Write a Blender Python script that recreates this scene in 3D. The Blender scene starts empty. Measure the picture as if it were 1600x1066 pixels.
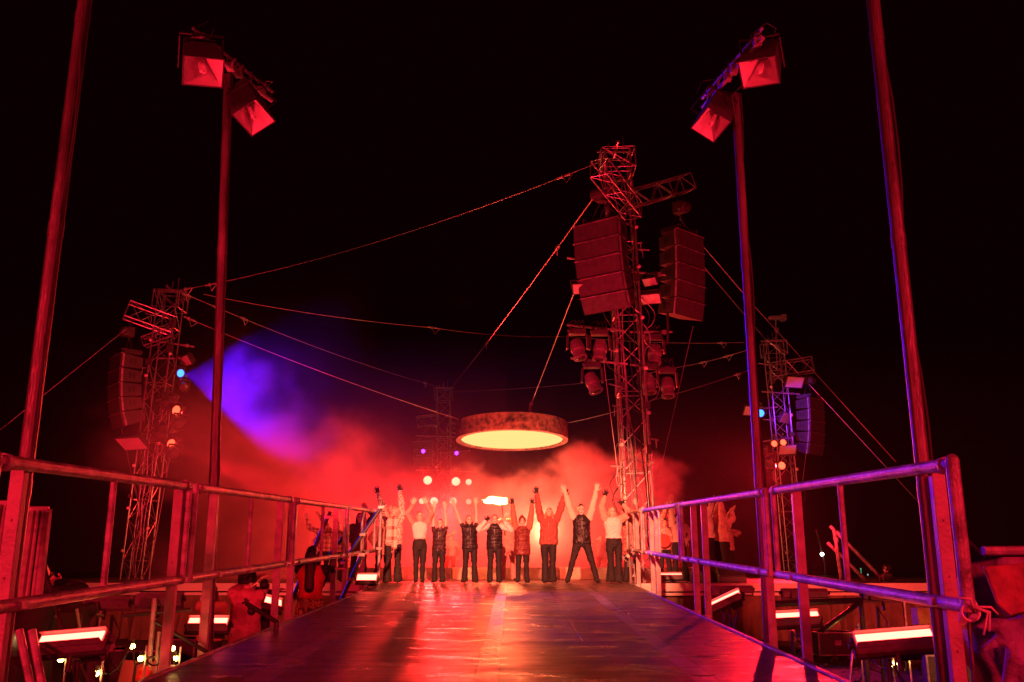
import bpy, math, random
from mathutils import Vector as V, Matrix as M4
R = math.radians
random.seed(7)
S = bpy.context.scene
COL = S.collection

# ------------------------------------------------------------------ camera
EYE = 1.6
F = 1445.0
TH = math.atan(352.0/F)
CT, ST = math.cos(TH), math.sin(TH)
cam = bpy.data.cameras.new('camera'); co = bpy.data.objects.new('camera', cam); COL.objects.link(co)
cam.sensor_width = 36; cam.lens = F/1600*36; cam.clip_start = .05; cam.clip_end = 800
co.location = (0, 0, EYE); co.rotation_euler = (math.pi/2+TH, 0, 0)
S.camera = co

# ------------------------------------------------------------------ night sky, exposure
w = bpy.data.worlds.new('World'); S.world = w; w.use_nodes = True
w.node_tree.nodes['Background'].inputs[0].default_value = (1, .02, .1, 1)
w.node_tree.nodes['Background'].inputs[1].default_value = .003
S.view_settings.view_transform = 'Standard'; S.view_settings.look = 'None'
S.view_settings.exposure = 0; S.view_settings.gamma = 1
cy = S.cycles
cy.max_bounces = 5; cy.diffuse_bounces = 2; cy.glossy_bounces = 3; cy.transmission_bounces = 2
cy.volume_bounces = 0; cy.transparent_max_bounces = 6; cy.caustics_reflective = False; cy.caustics_refractive = False
cy.volume_step_rate = 1.6; cy.sample_clamp_indirect = 4; cy.sample_clamp_direct = 0
cy.use_denoising = True

def spot(name, loc, aim, power, color, angle, blend=.4, radius=.08, parent=None):
    l = bpy.data.lights.new(name, 'SPOT'); l.energy = power; l.color = color
    l.spot_size = R(angle); l.spot_blend = blend; l.shadow_soft_size = radius
    o = bpy.data.objects.new(name, l); COL.objects.link(o); o.location = loc
    o.rotation_euler = (V(aim)-V(loc)).to_track_quat('-Z', 'Y').to_euler()
    return o
RED = (1, .01, .02); RED2 = (1, .012, .035); WARM = (1, .19, .095); BLUE = (.055, .003, 1)

def P(px, py, Y):
    v = (533-py)/F
    d = Y/(CT-v*ST)
    return V(((px-800)/F*d, Y, EYE+(ST+v*CT)*d))
def PX(px, z, Y):
    return (px-800)/F*(Y*CT+(z-EYE)*ST)
def PY(px, py, z):                # point at height z under that pixel
    v = (533-py)/F
    k = (ST+v*CT)/(CT-v*ST)
    return P(px, py, (z-EYE)/k)
DECK = 1.24
END = 20.8
def rz(Y): return DECK-.0377*(END-Y)

# house lights of the show
spot('front_light', (-1.5, -7, 7.5), (.3, 21.3, 2.0), 115000, WARM, 14.6, .35, .15)
spot('front_light', (9, -6, 5), (0, 12, 1.6), 9500, RED2, 50, .9, 1.0)
spot('front_light', (-9, -6, 4), (0, 12, 1.8), 9500, RED2, 50, .9, 1.0)

# ------------------------------------------------------------------ materials
def nodes(name):
    m = bpy.data.materials.new(name); m.use_nodes = True
    nt = m.node_tree; return m, nt, nt.nodes['Principled BSDF']
MATS = {}
def mat(name, col, rough=.5, metal=0., nscale=12., namt=.25, bump=0., bscale=40., spec=.5, stretch=(1,1,1)):
    if name in MATS: return MATS[name]
    m, nt, b = nodes(name)
    b.inputs['Metallic'].default_value = metal
    b.inputs['Specular IOR Level'].default_value = spec
    tc = nt.nodes.new('ShaderNodeTexCoord'); mp = nt.nodes.new('ShaderNodeMapping')
    mp.inputs['Scale'].default_value = stretch
    nt.links.new(tc.outputs['Object'], mp.inputs[0])
    n = nt.nodes.new('ShaderNodeTexNoise'); n.inputs['Scale'].default_value = nscale; n.inputs['Detail'].default_value = 5
    nt.links.new(mp.outputs[0], n.inputs['Vector'])
    r = nt.nodes.new('ShaderNodeValToRGB')
    r.color_ramp.elements[0].position = .3; r.color_ramp.elements[1].position = .7
    r.color_ramp.elements[0].color = tuple(c*(1-namt) for c in col)+(1,)
    r.color_ramp.elements[1].color = tuple(min(1, c*(1+namt)) for c in col)+(1,)
    nt.links.new(n.outputs[0], r.inputs[0]); nt.links.new(r.outputs[0], b.inputs['Base Color'])
    mr = nt.nodes.new('ShaderNodeMapRange'); mr.inputs[3].default_value = max(.05, rough-.15); mr.inputs[4].default_value = min(1, rough+.15)
    nt.links.new(n.outputs[0], mr.inputs[0]); nt.links.new(mr.outputs[0], b.inputs['Roughness'])
    if bump:
        n2 = nt.nodes.new('ShaderNodeTexNoise'); n2.inputs['Scale'].default_value = bscale; n2.inputs['Detail'].default_value = 4
        nt.links.new(mp.outputs[0], n2.inputs['Vector'])
        bp = nt.nodes.new('ShaderNodeBump'); bp.inputs['Strength'].default_value = bump; bp.inputs['Distance'].default_value = .02
        nt.links.new(n2.outputs[0], bp.inputs['Height']); nt.links.new(bp.outputs[0], b.inputs['Normal'])
    MATS[name] = m; return m
def emit(name, col, s):
    if name in MATS: return MATS[name]
    m = bpy.data.materials.new(name); m.use_nodes = True; nt = m.node_tree
    nt.nodes.clear(); o = nt.nodes.new('ShaderNodeOutputMaterial'); e = nt.nodes.new('ShaderNodeEmission')
    e.inputs[0].default_value = tuple(col)+(1,); e.inputs[1].default_value = s
    nt.links.new(e.outputs[0], o.inputs[0]); MATS[name] = m; return m
def puffer(name, col, scale=22, rough=.5):
    if name in MATS: return MATS[name]
    m = mat(name, col, rough, 0, 15, .2)
    nt = m.node_tree; b = nt.nodes['Principled BSDF']
    wv = nt.nodes.new('ShaderNodeTexWave'); wv.bands_direction = 'Z'; wv.inputs['Scale'].default_value = scale/6.28
    wv.inputs['Distortion'].default_value = 1.6; wv.inputs['Detail'].default_value = 2
    tc = [n for n in nt.nodes if n.bl_idname == 'ShaderNodeTexCoord'][0]
    nt.links.new(tc.outputs['Object'], wv.inputs[0])
    bp = nt.nodes.new('ShaderNodeBump'); bp.inputs['Strength'].default_value = .6; bp.inputs['Distance'].default_value = .02
    nt.links.new(wv.outputs['Fac'], bp.inputs['Height']); nt.links.new(bp.outputs[0], b.inputs['Normal'])
    return m
def pattern(name, c1, c2, kind, scale):
    if name in MATS: return MATS[name]
    m, nt, b = nodes(name); b.inputs['Roughness'].default_value = .9
    tc = nt.nodes.new('ShaderNodeTexCoord')
    if kind == 'plaid':
        sp = nt.nodes.new('ShaderNodeSeparateXYZ'); nt.links.new(tc.outputs['Object'], sp.inputs[0]); outs = []
        for ax_, sc_ in ((0, scale*1.3), (2, scale)):
            m1 = nt.nodes.new('ShaderNodeMath'); m1.operation = 'MULTIPLY'; m1.inputs[1].default_value = sc_; nt.links.new(sp.outputs[ax_], m1.inputs[0])
            m2 = nt.nodes.new('ShaderNodeMath'); m2.operation = 'FRACT'; nt.links.new(m1.outputs[0], m2.inputs[0])
            m3 = nt.nodes.new('ShaderNodeMath'); m3.operation = 'LESS_THAN'; m3.inputs[1].default_value = .33; nt.links.new(m2.outputs[0], m3.inputs[0]); outs.append(m3.outputs[0])
        m4 = nt.nodes.new('ShaderNodeMath'); m4.operation = 'ADD'; nt.links.new(outs[0], m4.inputs[0]); nt.links.new(outs[1], m4.inputs[1])
        m5 = nt.nodes.new('ShaderNodeMath'); m5.operation = 'MULTIPLY'; m5.inputs[1].default_value = .5; nt.links.new(m4.outputs[0], m5.inputs[0])
        mx_ = nt.nodes.new('ShaderNodeMixRGB'); mx_.inputs[1].default_value = c1+(1,); mx_.inputs[2].default_value = c2+(1,); nt.links.new(m5.outputs[0], mx_.inputs[0]); nt.links.new(mx_.outputs[0], b.inputs['Base Color'])
    elif kind == 'check':
        t = nt.nodes.new('ShaderNodeTexChecker'); t.inputs['Scale'].default_value = scale
        t.inputs['Color1'].default_value = c1+(1,); t.inputs['Color2'].default_value = c2+(1,)
        nt.links.new(tc.outputs['Object'], t.inputs['Vector']); nt.links.new(t.outputs['Color'], b.inputs['Base Color'])
    else:
        t = nt.nodes.new('ShaderNodeTexVoronoi'); t.inputs['Scale'].default_value = scale
        r = nt.nodes.new('ShaderNodeValToRGB'); r.color_ramp.elements[0].position = .35; r.color_ramp.elements[1].position = .5
        r.color_ramp.elements[0].color = c1+(1,); r.color_ramp.elements[1].color = c2+(1,)
        nt.links.new(tc.outputs['Object'], t.inputs['Vector']); nt.links.new(t.outputs['Distance'], r.inputs[0]); nt.links.new(r.outputs[0], b.inputs['Base Color'])
    MATS[name] = m; return m

steel = mat('galvanised_steel', (.36, .35, .35), .5, .3, 7, .55, .45, 45)
polemat = mat('weathered_pole', (.13, .115, .11), .45, .45, 6, .6, .3, 50, stretch=(1, 1, .25))
alu = mat('truss_aluminium', (.42, .42, .42), .35, .7, 20, .2)
dark = mat('black_plastic', (.035, .035, .035), .45, 0, 30, .3, .1, 150)
cab = mat('cabinet_paint', (.06, .058, .058), .55, 0, 25, .3, .1, 90)
grillem = mat('grille_cloth', (.12, .115, .115), .6, .2, 8, .25, .3, 400)
rope = mat('white_rope', (.75, .72, .68), .8)
wire = mat('steel_wire', (.5, .46, .44), .4, .3)
rubber = mat('black_rubber', (.03, .03, .03), .6)
skin = mat('skin', (.74, .54, .44), .55, 0, 30, .08)
hairb = mat('dark_hair', (.015, .01, .008), .45, 0, 60, .4, .5, 120, stretch=(1, 1, .2))
hairl = mat('blond_hair', (.42, .28, .16), .5, 0, 60, .3, .5, 120, stretch=(1, 1, .2))
hairm = mat('brown_hair', (.08, .045, .03), .5, 0, 60, .3, .5, 120, stretch=(1, 1, .2))
black = mat('black_cloth', (.014, .012, .012), .8, 0, 14, .3, .5, 25)
white = mat('white_cloth', (.78, .76, .74), .85, 0, 10, .06, .5, 22)
redcloth = mat('red_cloth', (.5, .06, .05), .8, 0, 12, .2, .5, 22)
pinkcloth = mat('pink_cloth', (.62, .3, .27), .8, 0, 12, .2, .5, 22)
cream = mat('cream_cloth', (.72, .62, .5), .85, 0, 10, .1, .5, 22)
eyem = mat('eye_dark', (.02, .015, .015), .3)
lipm = mat('lips', (.35, .1, .09), .5)

# ------------------------------------------------------------------ mesh builder
class MB:
    def __init__(s): s.v = []; s.f = []
    def add(s, vs, fs):
        n = len(s.v); s.v += [V(p) for p in vs]; s.f += [tuple(i+n for i in f) for f in fs]; return s
    def box(s, c, size, rot=None):
        rot = rot or M4.Identity(3); c = V(c); h = V(size)/2
        vs = [c+rot@V((sx*h.x, sy*h.y, sz*h.z)) for sx in (-1, 1) for sy in (-1, 1) for sz in (-1, 1)]
        return s.add(vs, [(0,1,3,2),(4,6,7,5),(0,4,5,1),(2,3,7,6),(0,2,6,4),(1,5,7,3)])
    def hexa(s, a):      # 8 corners: bottom ring then top ring
        return s.add(a, [(3,2,1,0),(4,5,6,7),(0,1,5,4),(1,2,6,5),(2,3,7,6),(3,0,4,7)])
    def tube(s, a, b, r, r2=None, n=8, cap=True):
        a = V(a); b = V(b); r2 = r if r2 is None else r2
        d = b-a
        if d.length < 1e-6: return s
        q = d.to_track_quat('Z', 'Y'); x = q@V((1,0,0)); y = q@V((0,1,0))
        vs = []
        for p, rr in ((a, r), (b, r2)):
            for k in range(n):
                t = 2*math.pi*k/n; vs.append(p+x*(rr*math.cos(t))+y*(rr*math.sin(t)))
        fs = [(k, (k+1)%n, n+(k+1)%n, n+k) for k in range(n)]
        if cap: fs += [tuple(range(n-1, -1, -1)), tuple(range(n, 2*n))]
        return s.add(vs, fs)
    def path(s, pts, r, n=6):
        pts = [V(p) for p in pts]; rs = r if isinstance(r, (list, tuple)) else [r]*len(pts)
        vs = []; x = None
        for i, p in enumerate(pts):
            d = (pts[min(i+1, len(pts)-1)]-pts[max(i-1, 0)]).normalized()
            if x is None: x = d.orthogonal().normalized()
            x = (x-d*x.dot(d)).normalized(); y = d.cross(x)
            for k in range(n):
                t = 2*math.pi*k/n; vs.append(p+x*(rs[i]*math.cos(t))+y*(rs[i]*math.sin(t)))
        fs = []
        for i in range(len(pts)-1):
            for k in range(n): fs.append((i*n+k, i*n+(k+1)%n, (i+1)*n+(k+1)%n, (i+1)*n+k))
        fs += [tuple(range(n-1, -1, -1)), tuple(range((len(pts)-1)*n, len(pts)*n))]
        return s.add(vs, fs)
    def rings(s, rings, n=16):     # list of (centre, rx, ry) stacked; elliptical closed loft in XY planes
        vs = []
        for c, rx, ry in rings:
            for k in range(n):
                t = 2*math.pi*k/n; vs.append(V(c)+V((rx*math.cos(t), ry*math.sin(t), 0)))
        fs = []
        for i in range(len(rings)-1):
            for k in range(n): fs.append((i*n+k, i*n+(k+1)%n, (i+1)*n+(k+1)%n, (i+1)*n+k))
        fs += [tuple(range(n-1, -1, -1)), tuple(range((len(rings)-1)*n, len(rings)*n))]
        return s.add(vs, fs)
    def lathe(s, prof, mx, n=14):
        mx = M4(mx); vs = []
        for r, z in prof:
            for k in range(n):
                t = 2*math.pi*k/n; vs.append(mx@V((r*math.cos(t), r*math.sin(t), z)))
        fs = []
        for i in range(len(prof)-1):
            for k in range(n): fs.append((i*n+k, i*n+(k+1)%n, (i+1)*n+(k+1)%n, (i+1)*n+k))
        fs += [tuple(range(n-1, -1, -1)), tuple(range((len(prof)-1)*n, len(prof)*n))]
        return s.add(vs, fs)
    def ball(s, c, r, rot=None, nu=12, nv=8):
        rr = V(r) if hasattr(r, '__len__') else V((r, r, r)); rot = rot or M4.Identity(3); c = V(c)
        vs = [c+rot@V((0, 0, -rr.z))]
        for j in range(1, nv):
            a = -math.pi/2+math.pi*j/nv
            for k in range(nu):
                t = 2*math.pi*k/nu
                vs.append(c+rot@V((rr.x*math.cos(a)*math.cos(t), rr.y*math.cos(a)*math.sin(t), rr.z*math.sin(a))))
        vs.append(c+rot@V((0, 0, rr.z)))
        fs = [(0, 1+(k+1)%nu, 1+k) for k in range(nu)]
        for j in range(nv-2):
            for k in range(nu):
                a = 1+j*nu; fs.append((a+k, a+(k+1)%nu, a+nu+(k+1)%nu, a+nu+k))
        a = 1+(nv-2)*nu; fs += [(a+k, a+(k+1)%nu, len(vs)-1) for k in range(nu)]
        return s.add(vs, fs)
    def cap2(s, a, ra, b, rb, n=10):    # tapered capsule
        s.tube(a, b, ra, rb, n); s.ball(a, ra, None, n, 6); s.ball(b, rb, None, n, 6); return s
    def prism(s, poly, off):            # extrude polygon by vector
        off = V(off); n = len(poly); vs = [V(p) for p in poly]+[V(p)+off for p in poly]
        return s.add(vs, [tuple(range(n-1, -1, -1)), tuple(range(n, 2*n))]+[(k, (k+1)%n, n+(k+1)%n, n+k) for k in range(n)])
    def build(s, name, m, parent=None, org=(0,0,0), smooth=False, bevel=0, remesh=0, sm=2):
        me = bpy.data.meshes.new(name); o_ = V(org)
        me.from_pydata([tuple(p-o_) for p in s.v], [], s.f); me.update()
        me.materials.append(m)
        if smooth:
            me.polygons.foreach_set('use_smooth', [True]*len(me.polygons))
        o = bpy.data.objects.new(name, me); COL.objects.link(o)
        if parent: o.parent = parent
        if remesh:
            d = o.modifiers.new('r', 'REMESH'); d.mode = 'VOXEL'; d.voxel_size = remesh; d.use_smooth_shade = True
            q = o.modifiers.new('s', 'SMOOTH'); q.iterations = sm; q.factor = .5
        if bevel:
            d = o.modifiers.new('b', 'BEVEL'); d.width = bevel; d.segments = 2; d.limit_method = 'ANGLE'
        return o
def tag(o, label, cat=None, group=None, kind=None):
    if label: o['label'] = label
    if cat: o['category'] = cat
    if group: o['group'] = group
    if kind: o['kind'] = kind
    return o
def thing(name, label, cat, loc=(0,0,0), rot=None, group=None):
    e = bpy.data.objects.new(name, None); COL.objects.link(e); e.location = loc; e.empty_display_size = .2
    if rot is not None: e.rotation_euler = rot
    return tag(e, label, cat, group)
def copy_tree(o, parent=None):
    c = o.copy(); COL.objects.link(c)
    if parent is not None: c.parent = parent
    for ch in list(o.children): copy_tree(ch, c)
    return c
def place(mb, name, m, label, cat, org, **k):  # single-mesh thing with its origin at its base
    g = k.pop('group', None); kind = k.pop('kind', None)
    o = mb.build(name, m, None, org, **k); o.location = org
    return tag(o, label, cat, g, kind)
def aimrot(d, up='Z'):   # rotation with local -Y along d
    return V(d).to_track_quat('-Y', 'Z')

# ------------------------------------------------------------------ ground
g = MB(); g.add([(-150,-20,0),(150,-20,0),(150,300,0),(-150,300,0)], [(0,1,2,3)])
tag(g.build('ground', mat('trampled_ground', (.09, .065, .04), .8, 0, 3, .6, 1, 14)), None, kind='structure')
rg = random.Random(3)
gm = MB()
for i in range(2600):
    x = rg.uniform(3.2, 11) if i%3 else rg.uniform(-9, -3.4); y = rg.uniform(4, 20); s = rg.uniform(.012, .04)
    gm.ball((x, y, s*.2), (s, s*rg.uniform(.6, 1), s*.6), None, 5, 4)
tag(gm.build('gravel', mat('gravel', (.2, .15, .1), .8, 0, 9, .5)), 'loose gravel and litter over the trampled ground beside the ramp', kind='stuff')

# ------------------------------------------------------------------ ramp deck
def ramp_mat():
    m, nt, b = nodes('wet_plywood')
    L = nt.links.new; N = nt.nodes.new
    tc = N('ShaderNodeTexCoord'); sx = N('ShaderNodeSeparateXYZ'); L(tc.outputs['Object'], sx.inputs[0])
    def mth(op, a, c=None, d=None):
        n = N('ShaderNodeMath'); n.operation = op
        for i, q in enumerate((a, c, d)):
            if q is None: continue
            if isinstance(q, (int, float)): n.inputs[i].default_value = q
            else: L(q, n.inputs[i])
        return n.outputs[0]
    # sheets of plywood: 1.25 x 2.5 m
    br = N('ShaderNodeTexBrick'); br.offset = .5; br.inputs['Scale'].default_value = 1; br.inputs['Brick Width'].default_value = 1.75
    br.inputs['Row Height'].default_value = 2.6; br.inputs['Mortar Size'].default_value = .016
    br.inputs['Color1'].default_value = (.07, .05, .045, 1); br.inputs['Color2'].default_value = (.26, .2, .17, 1); br.inputs['Mortar'].default_value = (.01, .01, .01, 1)
    mpb = N('ShaderNodeMapping'); mpb.inputs['Location'].default_value = (.15, .3, 0); L(tc.outputs['Object'], mpb.inputs[0]); L(mpb.outputs[0], br.inputs['Vector'])
    # slats across
    mp = N('ShaderNodeMapping'); mp.inputs['Scale'].default_value = (.5, 9, 1); L(tc.outputs['Object'], mp.inputs[0])
    n1 = N('ShaderNodeTexNoise'); n1.inputs['Scale'].default_value = 1.6; n1.inputs['Detail'].default_value = 8; n1.inputs['Roughness'].default_value = .7; L(mp.outputs[0], n1.inputs['Vector'])
    mp2 = N('ShaderNodeMapping'); mp2.inputs['Scale'].default_value = (1, 2.2, 1); L(tc.outputs['Object'], mp2.inputs[0])
    n2 = N('ShaderNodeTexNoise'); n2.inputs['Scale'].default_value = 1.3; n2.inputs['Detail'].default_value = 9; n2.inputs['Roughness'].default_value = .72; L(mp2.outputs[0], n2.inputs['Vector'])
    def strip(x0, wd):
        return mth('LESS_THAN', mth('ABSOLUTE', mth('SUBTRACT', sx.outputs[0], x0)), wd)
    st = mth('MAXIMUM', mth('MULTIPLY', mth('MAXIMUM', strip(-1.98, .11), strip(1.5, .085)), .2), strip(-.2, .09))
    wear = N('ShaderNodeMapRange'); wear.inputs[1].default_value = .38; wear.inputs[2].default_value = .52; L(n2.outputs[0], wear.inputs[0])
    stw = mth('MULTIPLY', st, wear.outputs[0])
    mix = N('ShaderNodeMixRGB'); mix.inputs[2].default_value = (.95, .85, .7, 1); L(stw, mix.inputs[0]); 
    mul = N('ShaderNodeMixRGB'); mul.blend_type = 'MULTIPLY'; mul.inputs[0].default_value = .9; L(br.outputs['Color'], mul.inputs[1])
    rr = N('ShaderNodeValToRGB'); rr.color_ramp.elements[0].position = .36; rr.color_ramp.elements[1].position = .62
    rr.color_ramp.elements[0].color = (.12, .11, .11, 1); rr.color_ramp.elements[1].color = (1.5, 1.45, 1.4, 1); L(n1.outputs[0], rr.inputs[0]); L(rr.outputs[0], mul.inputs[2])
    L(mul.outputs[0], mix.inputs[1]); 
    d2 = N('ShaderNodeMixRGB'); d2.blend_type = 'MULTIPLY'; d2.inputs[0].default_value = .7
    r3 = N('ShaderNodeValToRGB'); r3.color_ramp.elements[0].position = .42; r3.color_ramp.elements[1].position = .55; r3.color_ramp.elements[0].color = (.3, .3, .3, 1)
    L(n2.outputs[0], r3.inputs[0]); L(mix.outputs[0], d2.inputs[1]); L(r3.outputs[0], d2.inputs[2]); L(d2.outputs[0], b.inputs['Base Color'])
    n3 = N('ShaderNodeTexNoise'); n3.inputs['Scale'].default_value = 9; n3.inputs['Detail'].default_value = 6; n3.inputs['Roughness'].default_value = .75
    mp3 = N('ShaderNodeMapping'); mp3.inputs['Scale'].default_value = (.16, 3.2, 1); L(tc.outputs['Object'], mp3.inputs[0]); L(mp3.outputs[0], n3.inputs['Vector'])
    pl = mth('LESS_THAN', mth('FRACT', mth('MULTIPLY', sx.outputs[1], 6.9)), .07)
    r4 = N('ShaderNodeValToRGB'); r4.color_ramp.elements[0].position = .4; r4.color_ramp.elements[1].position = .6; r4.color_ramp.elements[0].color = (.25,.25,.25,1); r4.color_ramp.elements[1].color = (1.5,1.5,1.5,1); L(n3.outputs[0], r4.inputs[0])
    d3 = N('ShaderNodeMixRGB'); d3.blend_type = 'MULTIPLY'; d3.inputs[0].default_value = .8; L(d2.outputs[0], d3.inputs[1]); L(r4.outputs[0], d3.inputs[2])
    d4 = N('ShaderNodeMixRGB'); d4.inputs[2].default_value = (.015,.012,.01,1); L(mth('MULTIPLY', pl, .75), d4.inputs[0]); L(d3.outputs[0], d4.inputs[1]); L(d4.outputs[0], b.inputs['Base Color'])
    ro = N('ShaderNodeMapRange'); ro.inputs[1].default_value = .35; ro.inputs[2].default_value = .65; ro.inputs[3].default_value = .2; ro.inputs[4].default_value = .55
    L(n2.outputs[0], ro.inputs[0]); L(ro.outputs[0], b.inputs['Roughness'])
    b.inputs['Specular IOR Level'].default_value = .6
    h = mth('ADD', mth('ADD', mth('MULTIPLY', n1.outputs[0], .5), mth('MULTIPLY', n3.outputs[0], .5)), mth('ADD', mth('MULTIPLY', pl, -.5), mth('MULTIPLY', br.outputs['Fac'], -1.2)))
    bp = N('ShaderNodeBump'); bp.inputs['Strength'].default_value = .6; bp.inputs['Distance'].default_value = .02; L(h, bp.inputs['Height']); L(bp.outputs[0], b.inputs['Normal'])
    return m
XL, XR = -2.82, 2.53
m = MB(); y0 = -6
m.hexa([(XL,y0,rz(y0)-.12),(XR,y0,rz(y0)-.12),(XR,END,rz(END)-.12),(XL,END,rz(END)-.12),
        (XL,y0,rz(y0)),(XR,y0,rz(y0)),(XR,END,rz(END)),(XL,END,rz(END))])
ramp = m.build('ramp_path', ramp_mat()); ramp['kind'] = 'structure'
for i in range(2):   # steel edge trim on the ramp
    x = (XL-.022, XR+.022)[i]
    e = MB(); e.hexa([(x-.02,y0,rz(y0)-.2),(x+.02,y0,rz(y0)-.2),(x+.02,END,rz(END)-.2),(x-.02,END,rz(END)-.2),
        (x-.02,y0,rz(y0)+.015),(x+.02,y0,rz(y0)+.015),(x+.02,END,rz(END)+.015),(x-.02,END,rz(END)+.015)])
    o = e.build('ramp_edge_strip', steel); o.parent = ramp
for y in range(1, 20, 3):
    e = MB()
    for x in (-2.4, 0, 2.1): e.tube((x, y, 0), (x, y, rz(y)-.15), .04)
    e.tube((-2.6, y, rz(y)-.18), (2.4, y, rz(y)-.18), .035)
    o = e.build('ramp_trestle', steel); o.parent = ramp

rg = random.Random(9); gm = MB(); gs = MB()
for i in range(420):
    x = rg.uniform(-2.7, 2.4); y = rg.uniform(6.5, 20.5); a = rg.uniform(0, 6.3); q = rg.uniform(.006, .022); u = V((math.cos(a), math.sin(a), 0)); v_ = V((-u.y, u.x, 0)); c = V((x, y, rz(y)+.003))
    gm.add([c-u*q, c+v_*q*.5, c+u*q+V((0,0,q*.3)), c-v_*q*.5], [(0,1,2,3)])
tag(gm.build('litter', mat('leaf_litter', (.3,.2,.12), .8), ramp), None, kind='stuff')
for y in [6+.62*i for i in range(24)]:
    for x in (-2.6,-1.72,-.9,-.85,.9,.95,1.8,2.4): gs.ball((x, y, rz(y)), (.009,.009,.003), None, 6, 4)
gs.build('screw_heads', steel, ramp)
# ------------------------------------------------------------------ stage deck
deckm = mat('stage_deck_boards', (.12, .09, .08), .5, 0, 4, .4, .3, 30)
fasc = mat('pale_fascia', (.62, .56, .48), .6, 0, 2.5, .18, .2, 12, stretch=(.3, 1, 1))
poly = [(-10.2,21.6),(-3.1,20.87),(2.8,20.87),(11.4,21.3),(15,26),(14,42),(-13,42),(-14,27)]
stg = thing('stage', 'broad low stage deck with pale fascia boards and skirt cloth beyond the ramp', 'stage', (0, 28, 0))
m = MB(); m.prism([(x,y,DECK-.14) for x,y in poly], (0,0,.13)); m.build('deck', deckm, stg, (0,28,0))
n = len(poly)
for i in (7, 0, 2, 3):
    a = V((*poly[i], 0)); b = V((*poly[(i+1)%n], 0)); d = (b-a).normalized(); nn = V((d.y, -d.x, 0))
    m = MB(); m.prism([a+nn*.03+V((0,0,DECK-.17)), b+nn*.03+V((0,0,DECK-.17)), b+nn*.03+V((0,0,DECK-.002)), a+nn*.03+V((0,0,DECK-.002))], -nn*.025)
    m.prism([a+nn*.05+V((0,0,DECK-.26)), b+nn*.05+V((0,0,DECK-.26)), b+nn*.05+V((0,0,DECK-.2)), a+nn*.05+V((0,0,DECK-.2))], -nn*.03)
    m.build('fascia_board', fasc, stg, (0,28,0))
    L = (b-a).length; K = int(L/.045); m = MB(); vs = []; fs = []; ph = random.random()*6
    for k in range(K+1):
        t = k/K*L
        for j in range(7):
            z = (DECK-.24)*(1-j/6)+.02; am = .06+.16*j/6
            off = am*(math.sin(t*7+ph+.5*math.sin(t*2.3))+.5*math.sin(t*17+j*.4)+.3*math.sin(t*31+1.5*math.sin(t)))-.08
            vs.append(a+d*t+nn*(off-.05)+V((0,0,z)))
    for k in range(K):
        for j in range(6): fs.append((k*7+j, k*7+j+1, (k+1)*7+j+1, (k+1)*7+j))
    m.add(vs, fs); m.build('skirt_cloth', mat('skirt_hessian', (.15, .09, .06), .95, 0, 3, .3, .6, 60), stg, (0,28,0), smooth=True)
for i in range(9):
    x = -9+i*2.2
    if -3 < x < 3: continue
    m = MB(); m.tube((x, 20.75+.035*abs(x), 0), (x, 20.75+.035*abs(x), DECK-.28), .03); m.build('leg', steel, stg, (0,28,0))
# back riser of painted panels
ris = thing('stage_riser', 'low curved riser of painted stone look panels behind the dancers', 'riser', (0, 27, DECK))
pm = [mat('riser_dark', (.2, .17, .12), .7, 0, 5, .5, .3, 20), mat('riser_pale', (.6, .5, .36), .7, 0, 5, .35, .3, 20)]
for k in range(14):
    a0 = R(-118+k*4.2+0); a1 = R(-118+(k+1)*4.2-.12)
    cx, cyy, r = 0, 40, 13.6
    p = [V((cx+r*math.cos(a), cyy+r*math.sin(a), DECK)) for a in (a0, a1)]; q = [V((cx+(r-.5)*math.cos(a), cyy+(r-.5)*math.sin(a), DECK)) for a in (a0, a1)]
    m = MB(); u = V((0,0,.33)); m.hexa([p[0],p[1],q[1],q[0],p[0]+u,p[1]+u,q[1]+u,q[0]+u])
    m.build('panel', pm[[1,0,0,1,0,1,0,0,1,0,0,1,1,0][k]], ris, (0,27,DECK), bevel=.01)

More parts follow.
